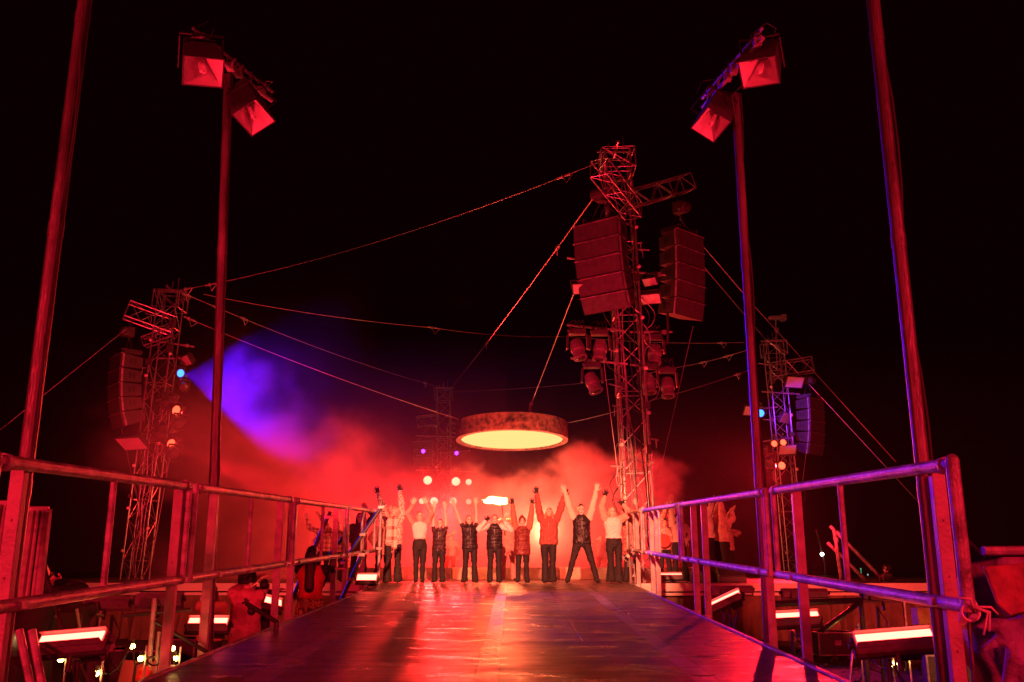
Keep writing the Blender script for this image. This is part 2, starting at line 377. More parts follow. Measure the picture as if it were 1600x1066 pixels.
# ------------------------------------------------------------------ railings
def sq(mb, x, y, z0, z1, wx=.095, wy=.07): mb.box((x, y, (z0+z1)/2), (wx, wy, z1-z0))
RT, RMID = 1.53, .71
def rY(px, side):   # depth on the rail line seen at pixel column px (near top-rail height)
    X = abs(LX if side < 0 else RX); Y = X*F/abs(px-800)
    for _ in range(8): Y = X*F/abs(px-800)*1.0/ (1/ (CT*1.0 + (rz(Y)+1.1-EYE)*ST/Y)) if False else (X*F/abs(px-800)-(rz(Y)+1.1-EYE)*ST)/CT
    return Y
LX, RX = -2.93, 2.63
def railing(side):
    X = LX if side < 0 else RX
    lab = ('galvanised tube railing along the ramp edge beside the crowd in puffer jackets' if side < 0 else
           'tube railing catching violet light along the ramp edge beside the round bundle')
    t = thing('ramp_railing', lab, 'railing', (X, 12, rz(12)), None, 'railings along both edges of the ramp')
    org = (X, 12, rz(12))
    ys = rY(-25, -1) if side < 0 else rY(1501, 1)
    spans = [rY(p, side) for p in ((-25, 290, 300, 452, 458, 538, 542, 585) if side < 0 else (1501, 1212, 1200, 1066, 1062, 1006, 1003, 980))]
    for i in range(0, 8, 2):
        a, b = spans[i], spans[i+1]
        m = MB(); r = .04
        m.tube((X, a, rz(a)+RT), (X, b, rz(b)+RT), r, n=14); m.build('top_rail', steel, t, org, smooth=False)
        m = MB(); m.tube((X, a, rz(a)+RMID), (X, b, rz(b)+RMID), r, n=14); m.build('middle_rail', steel, t, org)
        for y in (a, b):
            m = MB(); m.tube((X, y, rz(y)+RMID-.03), (X, y, rz(y)+RT+.02), .04 if y == spans[0] else .028, n=12); m.ball((X, y, rz(y)+RT+.02), .04 if y == spans[0] else .028)
            m.build('upright', steel, t, org)
        for y in (a+.5*(b-a),):
            if side > 0 and i == 2: continue
            m = MB(); m.tube((X, y, rz(y)+RMID+.03), (X, y, rz(y)+RT-.03), .024, n=12); m.build('baluster', steel, t, org)
        for y in (a+.02, b-.02):
            m = MB()
            m.lathe([(.046,-.03),(.052,-.025),(.052,.025),(.046,.03)], M4.Translation((X,y+.09*(1 if y<(a+b)/2 else -1),rz(y)+RT))@M4.Rotation(R(90),4,'X'), 12)
            m.build('rail_collar', steel, t, org)
    posts = ((38, 288, 342, 445, 466, 531, 548, 574) if side < 0 else (1455, 1236, 1186, 1093, 1077, 1020, 1012, 990))
    for p in posts:
        y = rY(p, side); m = MB(); xo = X+side*.075
        sq(m, xo, y, rz(y)-.55, rz(y)+RT-.03, .085, .06)
        for zz in (.02, .42, .86, 1.2): m.ball((xo, y-.031, rz(y)+zz), .009, None, 6, 4)
        o = m.build('post', mat('painted_post', (.3, .26, .25), .5, .1, 7, .35, .25, 40), t, org, bevel=.006)
        for zz in (RMID, -.03):
            m = MB(); m.box((X+side*.02, y, rz(y)+zz), (.15, .08, .045)); m.tube((X-side*.0, y-.05, rz(y)+zz), (X-side*.0, y+.05, rz(y)+zz), .012, n=6); m.build('clamp', steel, t, org)
    return t
railing(-1); railing(1)
# last post at the end of each railing and the white tie at the near corner
m = MB(); y = 20.3; m.tube((-2.84, y, rz(y)-.3), (-2.84, y, rz(y)+1.66), .035, n=12); m.box((-2.84, y, rz(y)+1.6), (.13,.13,.06)); m.box((-2.84, y, rz(y)+.75), (.12,.12,.05))
place(m, 'scaffold_upright', steel, 'scaffold upright with clamps at the railing end by the plaid scarf dancer', 'scaffold post', (-2.84, y, rz(y)-.3))
yc = rY(1501, 1); zc = rz(yc)+RMID
m = MB()
for k in range(5):
    pts = [V((RX+.052*math.cos(t), yc+.01*k-.02, zc-.03+.05*math.sin(t)+.012*k*math.cos(t*1.0))) for t in [i*2*math.pi/14 for i in range(15)]]
    m.path(pts, .0075)
for dx, dy, dz, bend in ((.13,-.02,-.04,.02),(.055,-.05,-.13,.04),(-.08,.0,.05,.02),(.02,-.05,-.15,.045)):
    a = V((RX, yc-.05, zc)); b = a+V((dx,dy,dz)); c = (a+b)/2+V((bend,-.03,bend)); m.path([a, c, b], [.008,.007,.006])
place(m, 'cord_tie', rope, 'knotted pale cord wrapped round the lower corner of the violet lit railing', 'cord', (RX, yc, zc), smooth=True)

# ------------------------------------------------------------------ tall poles beside the ramp
def pole(name, base, top, r, label, joints=(.35, .7)):
    base = V(base); top = V(top); m = MB()
    m.tube(base, top, r, n=16)
    t = thing(name, label, 'pole', base)
    m.build('tube', polemat, t, base)
    for j in joints:
        c = base.lerp(top, j); d = (top-base).normalized(); m = MB(); m.tube(c-d*.05, c+d*.05, r*1.07, n=16); m.build('joint_collar', polemat, t, base)
    m = MB(); pts = [base.lerp(top, .12+.88*k/18)+V((r*1.25*math.cos(.9+.6*math.sin(k)), -r*.6, 0)) for k in range(19)]
    m.path(pts, .009); m.build('cable', rubber, t, base)
    return t
yL1 = rY(38, -1); pb = P(38, 735, yL1+.1)
def polebase(x, Y): return V((x, Y, 0))
xl1 = P(37,722,yL1+.15).x; xr1 = P(1444,715,rY(1455,1)+.12).x
yR1 = rY(1455, 1)
pole('tall_pole', (xl1+.0, yL1+.17, 0), (xl1+.02, yL1+.17, 6.9), .047, 'thick round pole rising out of the picture beside the slatted light panels', (.3, .55, .78))
pole('tall_pole', (xr1-.0, yR1+.15, 0), (xr1-.01, yR1+.15, 6.9), .047, 'thick round pole with violet edge rising out of the picture beside the tied railing corner', (.3, .55, .78))
YL2 = rY(345, -1)+.15; YR2 = rY(1190, 1)+.15
tL2 = P(357, 118, YL2); bL2 = P(334, 765, YL2); k = bL2.z/(tL2.z-bL2.z); bL = bL2-(tL2-bL2)*k
tR2 = P(1149, 148, YR2); bR2 = P(1187, 765, YR2); k = bR2.z/(tR2.z-bR2.z); bR = bR2-(tR2-bR2)*k
pole('speaker_pole', bL, tL2, .05, 'round pole carrying the horn speakers on the side of the blue beam')
pole('speaker_pole', bR, tR2, .05, 'round pole carrying the horn speakers nearer the fabric bundle, edged in violet')
for tp, bs in ((tL2, bL), (tR2, bR)):   # strap ties to the posts
    pass

# ------------------------------------------------------------------ horn speakers
hornw = mat('horn_flare_paint', (.68, .64, .62), .5, 0, 5, .12)
def horn_speaker(loc, d, roll, label):
    t = thing('horn_speaker', label, 'speaker', loc, None, 'horn speakers on the ramp poles')
    q = aimrot(d)@M4.Rotation(R(roll), 3, 'Y').to_quaternion()
    t.rotation_mode = 'QUATERNION'; t.rotation_quaternion = q; t.scale = (.76,)*3
    W, H, D = .27, .22, .42
    m = MB()     # open box housing: four walls tapering back, back plate
    def ring(y, w, h): return [V((-w, y, -h)), V((w, y, -h)), V((w, y, h)), V((-w, y, h))]
    f0, b0 = ring(-D, W, H), ring(.22, W*.8, H*.8); fi = ring(-D, W-.015, H-.015)
    vs = f0+b0+fi; m.add(vs, [(0,1,5,4),(1,2,6,5),(2,3,7,6),(3,0,4,7),(4,5,6,7),(0,8,9,1),(1,9,10,2),(2,10,11,3),(3,11,8,0)])
    m.build('housing', cab, t)
    m = MB(); a, b, c = ring(-D+.004, W-.018, H-.018), ring(-.1, .12, .1), ring(.1, .05, .06)
    m.add(a+b+c, [(0,4,5,1),(1,5,6,2),(2,6,7,3),(3,7,4,0),(4,8,9,5),(5,9,10,6),(6,10,11,7),(7,11,8,4),(8,11,10,9)])
    m.build('horn_flare', hornw, t)
    m = MB(); m.box((0, -.3, 0), (.09, .22, .05)); m.tube((0,-.44,0.0), (0,-.4,0), .02); m.build('phase_bar', hornw, t, bevel=.01)
    m = MB()
    for s in (-1, 1): m.box((s*(W+.02), 0, 0), (.015, .05, H*1.6))
    m.box((0, 0, H+.12), (W*2+.05, .05, .015)); m.box((-(W+.02), 0, H*.8+.06),(.015,.05,.14)); m.box(((W+.02), 0, H*.8+.06),(.015,.05,.14))
    m.build('yoke', dark, t)
    m = MB(); m.box((0, .235, 0), (.28, .04, .22))
    for x in (-.06, .06): m.tube((x, .25, .05), (x, .3, .05), .025)
    m.build('rear_panel', dark, t)
    m = MB(); m.path([(.1,.26,.1),(.2,.3,.3),(.1,.2,.45),(-.05,.1,.4)], .009); m.build('cable', rubber, t)
    return t
def horn_pair(top, barA, barB, la, lb, lab_bar, sgn):
    a = PY(*barA, top.z+.05); b = PY(*barB, top.z+.05)
    t = thing('speaker_crossbar', lab_bar, 'crossbar', top)
    m = MB(); m.tube(a, b, .025, n=10); m.tube(a+V((0,0,.12)), b+V((0,0,.12)), .018, n=8)
    for k in range(5):
        p = a.lerp(b, (k+.5)/5); m.tube(p-V((0,0,.03)), p+V((0,0,.15)), .016)
    m.build('crossbar_tube', steel, t, top)
    for k in (.08, .45, .55, .85):
        p = a.lerp(b, k); m = MB(); m.box(p+V((0,0,.02)), (.08,.08,.09)); m.tube(p+V((0,0,.06)), p+V((.05,0,.12)), .012); m.build('clamp', steel, t, top)
        m = MB(); m.path([p+V((.06*math.cos(j*.7), .02, .06*math.sin(j*.7)+.1)) for j in range(10)], .008); m.build('cable_loop', rubber, t, top)
    m = MB(); m.path([a.lerp(b,.2)+V((0,0,.1)), a.lerp(b,.35)+V((.05,0,-.22)), a.lerp(b,.5)+V((0,0,-.25)), top-V((0,0,.5))], .009); m.build('cable', rubber, t, top)
horn_pair(tL2, (300,60), (425,158), 0, 0, 'crossbar with clamps on top of the speaker pole on the blue beam side', -1)
horn_pair(tR2, (1192,60), (1098,168), 0, 0, 'crossbar with clamps on top of the speaker pole nearer the fabric bundle', 1)
horn_speaker(P(313,90,YL2-.75), (.28,-.42,-.72), -12, 'horn speaker hanging from the higher end of the crossbar on the blue beam side')
horn_speaker(P(386,158,YL2+.1), (.35,-.3,-.75), 24, 'horn speaker tilted under the lower end of the crossbar on the blue beam side')
horn_speaker(P(1192,92,YR2-.75), (-.28,-.42,-.72), 8, 'horn speaker hanging from the higher end of the crossbar nearer the bundle')
horn_speaker(P(1122,170,YR2+.1), (-.35,-.3,-.75), -24, 'horn speaker tilted under the lower end of the crossbar nearer the bundle')

# ------------------------------------------------------------------ truss towers
def truss(mb, a, b, wd, bay=None, r=.024, rd=.012, up=None, tri=False):
    a = V(a); b = V(b); d = (b-a); L = d.length; d.normalize()
    up = V(up) if up else (V((0,1,0)) if abs(d.z) > .7 else V((0,0,1)))
    x = d.cross(up).normalized(); y = x.cross(d).normalized(); h = wd/2
    cs = [x*h+y*h, -x*h+y*h, -x*h-y*h, x*h-y*h]
    if tri: cs = [y*h, -x*h-y*h, x*h-y*h]
    for c in cs: mb.tube(a+c, b+c, r, n=7)
    nb = max(1, round(L/(bay or wd))); nc = len(cs)
    for k in range(nb):
        p, q = a+d*(L*k/nb), a+d*(L*(k+1)/nb)
        for j in range(nc):
            c0, c1 = cs[j], cs[(j+1)%nc]
            if (k+j)%2: c0, c1 = c1, c0
            mb.tube(p+c0, q+c1, rd, n=5, cap=False)
        for j in range(nc) if k%3 == 0 else (): mb.tube(p+cs[j], p+cs[(j+1)%nc], rd, n=5, cap=False)
    for j in range(nc): mb.tube(b+cs[j], b+cs[(j+1)%nc], rd, n=5)
bulbm = mat('unlit_bulb_glass', (.85, .8, .7), .25, 0, 5, .03)
def tower(name, base, top, wd, arms, bars, nb, label, hot, r=.024):
    base = V(base); top = V(top); t = thing(name, label, 'tower', base)
    m = MB(); truss(m, base, top, wd, r=r); m.build('mast', alu, t, base)
    for a, b, w_ in arms:
        m = MB(); truss(m, a, b, w_, r=.02, rd=.01); m.build('cross_arm', alu, t, base)
    for a, b in bars:
        m = MB(); m.tube(a, b, .028, n=8); c = V(a).lerp(V(b), .8); m.box(c, (.09,.09,.09)); m.build('side_bar', steel, t, base)
    m = MB()        # sleeve block and head
    ax = (top-base).normalized()
    truss(m, top-ax*.55, top+ax*.0, wd*1.35, r=.02); m.tube(top+V((-wd*.8,0,.05)), top+V((wd*.8,0,.05)), .03); m.tube(top+V((0,-wd*.8,.1)), top+V((0,wd*.8,.1)), .03)
    for k in range(3): m.tube(top+V((wd*.3*(k-1),0,0)), top+V((wd*.3*(k-1),.05,.3+.1*k)), .015)
    m.build('tower_head', alu, t, base)
    rr = random.Random(int(abs(base.x)*10)); H = (top-base).length
    for k in range(7 if hot else 4):           # cables strapped down the mast
        m = MB(); off = V((rr.uniform(-.5,.5)*wd, -wd*.55-rr.uniform(0,.04), 0)); off2 = V((rr.uniform(-.5,.5)*wd, -wd*.55, 0)); z1 = rr.uniform(.45,.85)
        pts = [base.lerp(top, z1*j/14)+off.lerp(off2, j/14)+V((.03*math.sin(j*1.7+k), 0, 0)) for j in range(15)]
        m.path(pts, rr.uniform(.008,.016), 5); m.build('cable', rubber if k%2 else steel, t, base)
    for k in range(nb):
        f = .12+.8*k/nb+rr.uniform(-.02,.02); s = -1 if k%2 else 1
        p = base.lerp(top, f)+V((s*wd*.55, -wd*.55, 0))
        m = MB(); m.ball(p, .05*(1 if hot else 1.25)); m.build('festoon_bulb', bulbm, t, base, smooth=True)
    for k in range(34 if nb > 14 else (16 if hot else 8)):      # brackets, junction boxes and slack cable on the mast
        f = rr.uniform(.1, .97); s = rr.choice((-1, 1)); p = base.lerp(top, f)+V((s*wd*rr.uniform(.4,.6), -wd*rr.uniform(.3,.65), 0)); m = MB(); q = k%4
        if q == 0: m.box(p, (rr.uniform(.08,.2), .09, rr.uniform(.08,.26))); m.build('junction_box', cab, t, base)
        elif q == 1:
            m.tube(p, p+V((s*rr.uniform(.15,.45), 0, rr.uniform(-.05,.12))), .018); m.tube(p+V((s*.15,0,0)), p+V((s*.16,0,-.22)), .012); m.build('bracket', steel, t, base)
        else:
            w_ = rr.uniform(.1,.35); m.path([p+V((s*w_*math.sin(j/8*math.pi), 0, -rr.uniform(.4,.5)*j/4)) for j in range(9)], rr.uniform(.008,.014), 5); m.build('cable_loop', rubber if q == 2 else steel, t, base)
    m = MB()
    for k in range(nb):
        f = .12+.8*k/nb; s = -1 if k%2 else 1
        if k: m.path([lp, lp.lerp(base.lerp(top, f)+V((s*wd*.55, -wd*.5, 0)), .5)-V((0,0,.1)), base.lerp(top, f)+V((s*wd*.55, -wd*.5, 0))], .008, 4)
        lp = base.lerp(top, f)+V((s*wd*.55, -wd*.5, 0))
    m.build('festoon_cord', rubber, t, base)
    return t
def tw(pb, pt, Y, zt=None):
    a = P(*pb, Y); b = P(*pt, Y); k = (a.z)/(b.z-a.z); return a-(b-a)*k, b
cB, cT = tw((1001,850), (963,240), 22.0)
tower('truss_tower', cB, cT, .62,
      [(P(985,312,21.6), P(1075,286,22.6), .42), (P(990,330,21.6), P(936,262,19.6), .42)],
      [(P(886,508,21.4), P(975,517,21.7)), (P(892,560,21.4), P(980,569,21.7)), (P(985,519,21.9), P(1050,519,22.2)), (P(985,570,21.9), P(1056,577,22.2)),
       (P(886,403,21.4), P(985,417,21.7)), (P(988,425,21.9), P(1040,430,22.0))], 16,
      'tallest truss tower, carrying two big speaker hangs beside the end of the ramp', True, .03)
lB, lT = tw((212,890), (268,458), 28)
tower('truss_tower', lB, lT, .6, [(P(270,510,27.8), P(198,484,27.2), .5), (P(268,520,28), P(225,535,28), .3)],
      [(P(250,534,28), P(303,542,28)), (P(246,560,28), P(290,560,28)), (P(244,626,27.8), P(280,620,27.8)), (P(236,676,27.8), P(278,674,27.8))], 12,
      'leaning truss tower behind the crowd from which the blue beam shines', True)
rB, rT = tw((1240,870), (1208,535), 36)
tower('truss_tower', rB, rT, .62, [(P(1205,580,36), P(1270,570,35.6), .55)],
      [(P(1190,612,36), P(1250,616,36)), (P(1190,690,36), P(1240,684,36)), (P(1198,712,36), P(1240,710,36)), (P(1180,640,36), P(1215,636,36))], 8,
      'truss tower with the violet tinted speaker hang and a camera mast on top', False)
bB, bT = tw((694,860), (693,608), 49)
tower('truss_tower', bB, bT, .7, [(P(685,656,49), P(652,660,49), .55), (P(700,666,49), P(718,672,49), .5)],
      [(P(650,681,49), P(712,683,49)), (P(650,712,49), P(735,704,49)), (P(650,735,49), P(735,737,49)), (P(648,768,49), P(735,770,49)), (P(655,792,49), P(738,794,49))], 8,
      'distant truss tower half lost in red smoke beside the glowing disc', False)
# camera mast on the far tower
m = MB(); a = P(1214,575,36); b = P(1212,497,36); m.tube(a, b, .03); m.box(b, (.45,.2,.14)); m.box(b+V((.3,0,0)), (.2,.28,.24)); m.tube(b+V((-.3,0,.0)), b+V((-.05,0,0)), .08); m.box(b-V((0,0,.5)),(.14,.14,.16))
place(m, 'camera_mast', alu, 'small camera on a thin mast above the tower of the violet tinted speaker hang', 'camera', a)

# ------------------------------------------------------------------ line arrays
def line_array(loc, rotz, label, tilt0, dt, n=5, W=1.1, sc=1.0):
    t = thing('line_array', label, 'speaker', loc, (0, 0, R(rotz)), 'speaker hangs on the towers')
    m = MB(); H, D = .42, .66
    m.box((0, 0, .14), (W*.8, .5, .07)); m.box((-.35,0,.2),(.06,.6,.1)); m.box((.35,0,.2),(.06,.6,.1))
    for x in (-.35, .35): m.tube((x,0,.2), (0,0,.75), .012)
    m.box((0,0,.85),(.22,.2,.3)); m.lathe([(.1,0),(.15,.05),(.15,.3),(.1,.35)], M4.Translation((0,-.17,.85))@M4.Rotation(R(90),4,'Y')@M4.Translation((0,0,-.17)), 12)
    m.tube((0,0,1.0),(0,0,1.4),.012); m.build('rigging_frame', cab, t)
    p = V((0, -D/2, .08)); a = tilt0
    for k in range(n):
        a += dt*(.4+.35*k)
        rot = M4.Rotation(R(a), 3, 'X')
        f = lambda x, y, z: p+rot@V((x, y, z))
        h2 = .33; y1 = D
        pts = [f(-W/2,0,-H),f(W/2,0,-H),f(W*.40,y1,-H+.05),f(-W*.40,y1,-H+.05),f(-W/2,0,0),f(W/2,0,0),f(W*.40,y1,-.05),f(-W*.40,y1,-.05)]
        m = MB(); m.hexa(pts); c = m.build('cabinet', cab, t, bevel=.008)
        m = MB(); m.hexa([f(-W/2+.03,-.02,-H+.025),f(W/2-.03,-.02,-H+.025),f(W/2-.03,.005,-H+.025),f(-W/2+.03,.005,-H+.025),
                          f(-W/2+.03,-.02,-.025),f(W/2-.03,-.02,-.025),f(W/2-.03,.005,-.025),f(-W/2+.03,.005,-.025)])
        m.build('grille', grillem, c)
        for s in (-1, 1):
            for yy in (.3, .42):
                xs = s*(W/2-(W*.1)*(yy/y1)); m = MB(); m.box(f(xs, yy, -H/2), (.02, .07, .17), rot); m.build('handle', rubber, c)
            m = MB(); m.box(f(s*(W/2), .05, -H/2),(.02,.05,H*.98),rot); m.build('rigging_strap', steel, c)
        m = MB(); m.box(f(0,-.015,-.006),(W*1.01,.035,.02),rot); m.build('trim_strip', steel, c)
        p = p+rot@V((0, 0, -H-.026))
    return t
line_array(P(941,358,21.2), -36, 'speaker hang facing the ramp with one broad grille side, on the tallest tower', 0, 4.6, W=1.25)
line_array(P(1062,374,22.4), 42, 'speaker hang turned away with its handles showing, beside the tallest tower', -2, 2.2)
line_array(P(199,562,27.4), -50, 'curved speaker hang on the leaning tower of the blue beam', -2, 3.6)
line_array(P(1264,628,36), 42, 'speaker hang washed in violet light on the tower with the camera mast', 0, 2.4)
line_array(P(665,693,49.3), -20, 'dim speaker hang on the distant tower in the smoke', 0, 2.0, 3)

# ------------------------------------------------------------------ glowing disc
dc = P(800, 676, 29.5)
disc = thing('glowing_disc', 'huge round drum lamp with glowing yellow underside hung on cables over the stage', 'lamp', dc, (R(-3.6), 0, 0))
rd = 1.79; h = .27
m = MB(); n = 96; vs = []; 
prof = [(rd, -h), (rd, h), (rd-.05, h), (rd-.16, h-.02), (rd-.16, -h+.04), (rd-.16, -h)]
for r, z in prof:
    for k in range(n): t = 2*math.pi*k/n; vs.append((r*math.cos(t), r*math.sin(t), z))
fs = []
for i in range(6):
    for k in range(n): fs.append((i*n+k, i*n+(k+1)%n, ((i+1)%6)*n+(k+1)%n, ((i+1)%6)*n+k))
m.add(vs, fs); m.build('rim', mat('crackled_moss_paint', (.2, .085, .08), .85, 0, 7, .85, 1, 24), disc)
m = MB(); m.lathe([(rd-.165, -h+.05), (rd-.165, -h+.056)], M4.Identity(4), 96); m.build('glowing_panel', emit('disc_glow', (1, .76, .25), 1.08), disc)
m = MB(); m.lathe([(rd-.05, h-.03), (rd-.05, h-.02)], M4.Identity(4), 64); m.build('top_cover', cab, disc)

# ------------------------------------------------------------------ cables in the air
def cable(pts, r, label, sag=.0, fit=(), n=14):
    pts = [V(p) for p in pts]; out = []
    for i in range(len(pts)-1):
        for k in range(n):
            t = k/n; p = pts[i].lerp(pts[i+1], t); p.z -= sag*4*t*(1-t); out.append(p)
    out.append(pts[-1])
    t = thing('suspension_cable', label, 'cable', out[0])
    r *= .72; m = MB(); m.path(out, r, 6); m.build('wire', wire, t, out[0])
    for f in fit:
        i = min(len(out)-2, int(f*(len(out)-1))); p = out[i]; d = (out[i+1]-out[i]).normalized()
        m = MB(); m.tube(p-d*.16, p+d*.02, r*3.2); m.tube(p+d*.06, p+d*.22, r*3.2)
        q = d.to_track_quat('Z', 'Y'); m.path([p+q@V((.05*math.cos(a*.7), .05*math.sin(a*.7), 0)) for a in range(10)], r*1.2, 5)
        m.path([p+d*.0, p+d*.1-V((0,0,.22)), p+d*.3], r*.9, 5)
        m.build('turnbuckle', wire, t, out[0])
    return t
cable([P(290,452,28), P(935,254,22)], .014, 'highest cable, from the blue beam tower up to the tallest tower', .35, (.03,.14,.97))
cable([P(318,460,28), P(675,512,31), P(890,526,33), P(1163,535,36)], .012, 'long sagging cable from the blue beam tower to the camera mast tower', .12, (.97,.34))
cable([P(290,460,28), P(700,608,49)], .017, 'cable with rings from the blue beam tower down to the distant smoky tower', .25, (.04,.08,.2,.9))
cable([P(295,498,28), P(716,655,29.5)], .014, 'cable from the tower of the blue beam to the near rim of the glowing disc', .12, (.02,))
cable([P(934,300,21), P(702,610,49)], .018, 'steep cable from the arm of the tallest tower down to the distant smoky tower', .12, (.16,.6))
cable([P(898,455,21.5), P(826,642,29.2)], .014, 'short steep cable holding the top of the glowing disc from the tallest tower', .0, (.95,))
cable([P(886,661,29.5), P(1010,628,31.6), P(1172,578,36)], .014, 'cable from the rim of the glowing disc to the tower with the camera mast', .05, (.96,))
cable([P(707,612,49), P(900,600,43), P(1060,574,39), P(1168,547,36)], .014, 'thin cable from the distant smoky tower to the tower with the camera mast', .06, (.8,.92))
cable([P(1062,342,22.4), P(1180,480,24), P(1400,722,27)], .014, 'guy wire falling from the arm of the tallest tower past the violet speaker hang', .0)
cable([P(1098,415,23), P(1200,535,36)], .015, 'bright cable from the second speaker hang down to the tower with the camera mast', .0)
cable([P(1225,560,36), P(1290,628,36), P(1440,790,36), P(1500,860,36)], .016, 'guy wire running down from the tower with the camera mast towards the fabric bundle', .0)
cable([P(196,515,27), P(0,672,24), P(-60,720,23)], .012, 'guy wire leaving the tower of the blue beam towards the slatted panels', .0)
cable([P(268,700,27.6), P(232,905,25)], .013, 'taut bright line dropping from the lowest lamp of the blue beam tower to the stage', .0)
cable([P(942,555,21.3), P(972,790,21.6)], .008, 'thin line hanging along the tallest tower under its first speaker hang', .0)
cable([P(1083,510,22.6), P(1030,745,22)], .008, 'thin line slanting down from the second speaker hang to the tallest tower', .0)
cable([P(190,670,27.3), P(218,800,27)], .007, 'thin tail line under the curved speaker hang', .0)
cable([P(1262,690,35.8), P(1248,800,35.8)], .008, 'thin tail line under the violet tinted speaker hang', .0)

# ------------------------------------------------------------------ show lamps
lensdark = mat('dark_lens', (.08, .06, .06), .15, 0, 5, .1)
lensred = emit('red_lens_glow', (1, .06, .025), 5)
lensback = emit('pale_lens_glow', (1, .07, .04), 14)
lensblue = emit('blue_lens_glow', (.02, .13, 1), 6)
def par(loc, d, label, lit=None, sc=1.0, power=0, color=RED, ang=24, kind='par', group='lamps on the towers', reach=None):
    t = thing('stage_lamp', label, 'stage lamp', loc, None, group)
    t.rotation_mode = 'QUATERNION'; t.rotation_quaternion = aimrot(d)
    T = M4.Rotation(R(90), 4, 'X')       # local z -> -y
    m = MB(); m.lathe([(.05*sc,-.3*sc),(.12*sc,-.26*sc),(.15*sc,-.1*sc),(.17*sc,.0),(.17*sc,.12*sc),(.185*sc,.12*sc),(.185*sc,.16*sc),(.16*sc,.16*sc),(.16*sc,.1*sc)], T, 18)
    m.build('housing', dark if kind == 'par' else cab, t, smooth=False)
    m = MB(); m.lathe([(.155*sc,.105*sc),(.11*sc,.125*sc),(.02*sc,.135*sc)], T, 18); m.build('lens', lit or lensdark, t, smooth=True)
    m = MB()
    for s in (-1, 1): m.box((s*.2*sc, 0, .1*sc), (.02*sc, .05*sc, .3*sc)); m.tube((s*.17*sc,0,0),(s*.23*sc,0,0),.03*sc)
    m.box((0, 0, .25*sc), (.42*sc, .06*sc, .02*sc)); m.tube((0,0,.25*sc),(0,0,.42*sc),.02*sc); m.box((0,0,.42*sc),(.08*sc,.08*sc,.1*sc))
    m.build('yoke', dark, t)
    if power:
        dd = V(d).normalized(); spot('lamp_light', V(loc)+dd*(.2*sc), V(loc)+dd*5, power, color, ang, .35, .1*sc)
    return t
def moving_head(loc, d, label):
    t = thing('moving_head_lamp', label, 'stage lamp', loc, None, 'dark moving heads on the tallest tower')
    m = MB(); m.box((0,0,0),(.4,.26,.13)); m.box((-.15,0,.1),(.06,.06,.1)); m.box((.15,0,.1),(.06,.06,.1)); m.tube((-.24,-.14,.0),(-.14,-.14,0),.045); m.build('base_box', cab, t, bevel=.02)
    for s in (-1, 1):
        m = MB(); m.prism([(s*.2,-.06,-.06),(s*.2,.06,-.06),(s*.22,.09,-.42),(s*.22,-.09,-.42)], (s*.05,0,0))
        m.build('yoke_arm', cab, t, bevel=.015)
    q = V(d).to_track_quat('Z','Y').to_matrix().to_4x4(); T = M4.Translation((0,0,-.4))@q
    m = MB(); m.lathe([(.06,-.24),(.13,-.2),(.165,-.05),(.17,.05),(.15,.1),(.15,.2),(.17,.22),(.17,.27),(.14,.28)], T, 18); m.build('lamp_head', mat('lamp_head_grey', (.22,.2,.2), .4, 0, 20, .2), t, smooth=False)
    m = MB(); m.lathe([(.135,.27),(.08,.3),(.02,.305)], T, 18); m.build('lens', lensdark, t, smooth=True)
    m = MB()
    for k in range(3): m.path([(-.15+.12*k,.1,.05),(-.2+.14*k,.16,.25),(-.05+.1*k,.1,.32),(0+.08*k,.0,.2)], .011, 5)
    m.build('cable', rubber, t)
    return t
mh = [(902,519,21.3,(.25,-.3,-1),'dark moving head at the outer end of the upper bar of the tallest tower'),
      (937,520,21.4,(-.1,-.2,-1),'dark moving head on the upper bar nearer the mast of the tallest tower'),
      (925,571,21.4,(.35,-.3,-1),'dark moving head alone on the lower bar of the tallest tower, disc side'),
      (1022,527,22.1,(-.1,-.2,-1),'dark moving head behind the looped cable under the second speaker hang'),
      (1012,573,22.0,(.1,-.2,-1),'dark moving head close against the mast on the lower bar, under the second hang'),
      (1042,579,22.1,(0,-.3,-1),'dark moving head hung lowest at the outer end of the bar under the second hang')]
for px, py, Y, d, lb in mh: moving_head(P(px,py,Y), d, lb)
# looped feeder cable
a = P(1045,500,22.0)
m = MB(); m.path([P(1043,488,21.9),P(1044,510,21.8),P(1043,532,21.8),P(1035,546,21.8),P(1022,548,21.7),P(1010,536,21.7),P(1002,515,21.7),P(996,490,21.7)], .03, 7)
place(m, 'feeder_cable', polemat, 'thick looped cable hanging between the two big speaker hangs', 'cable', a, smooth=True)
# flood lights on the tallest tower
def flood(loc, d, label, sc=1.0):
    t = thing('flood_light', label, 'stage lamp', loc, None, 'flat flood lights on the towers')
    t.rotation_mode = 'QUATERNION'; t.rotation_quaternion = aimrot(d)
    m = MB(); m.hexa([(-.24*sc,-.09,-.15*sc),(.24*sc,-.09,-.15*sc),(.18*sc,.12,-.1*sc),(-.18*sc,.12,-.1*sc),(-.24*sc,-.09,.15*sc),(.24*sc,-.09,.15*sc),(.18*sc,.12,.1*sc),(-.18*sc,.12,.1*sc)])
    m.build('housing', cab, t, bevel=.01)
    m = MB(); m.box((0,-.094,0),(.42*sc,.01,.25*sc)); m.build('front_glass', hornw, t)
    m = MB()
    for s in (-1,1): m.box((s*.26*sc,0,.08),(.015,.04,.24))
    m.box((0,0,.2),(.53*sc,.04,.015)); m.build('yoke', dark, t)
flood(P(911,448,21.5), (-.1,-.6,-.8), 'flood light beside the lower boxes of the leftmost big speaker hang', 1.1)
flood(P(1017,464,22), (-.2,-.6,-.8), 'flood light between the two big speaker hangs', 1.1)
flood(P(1017,438,22), (-.4,-.6,-.7), 'flood light just above the other one between the two big speaker hangs', .8)
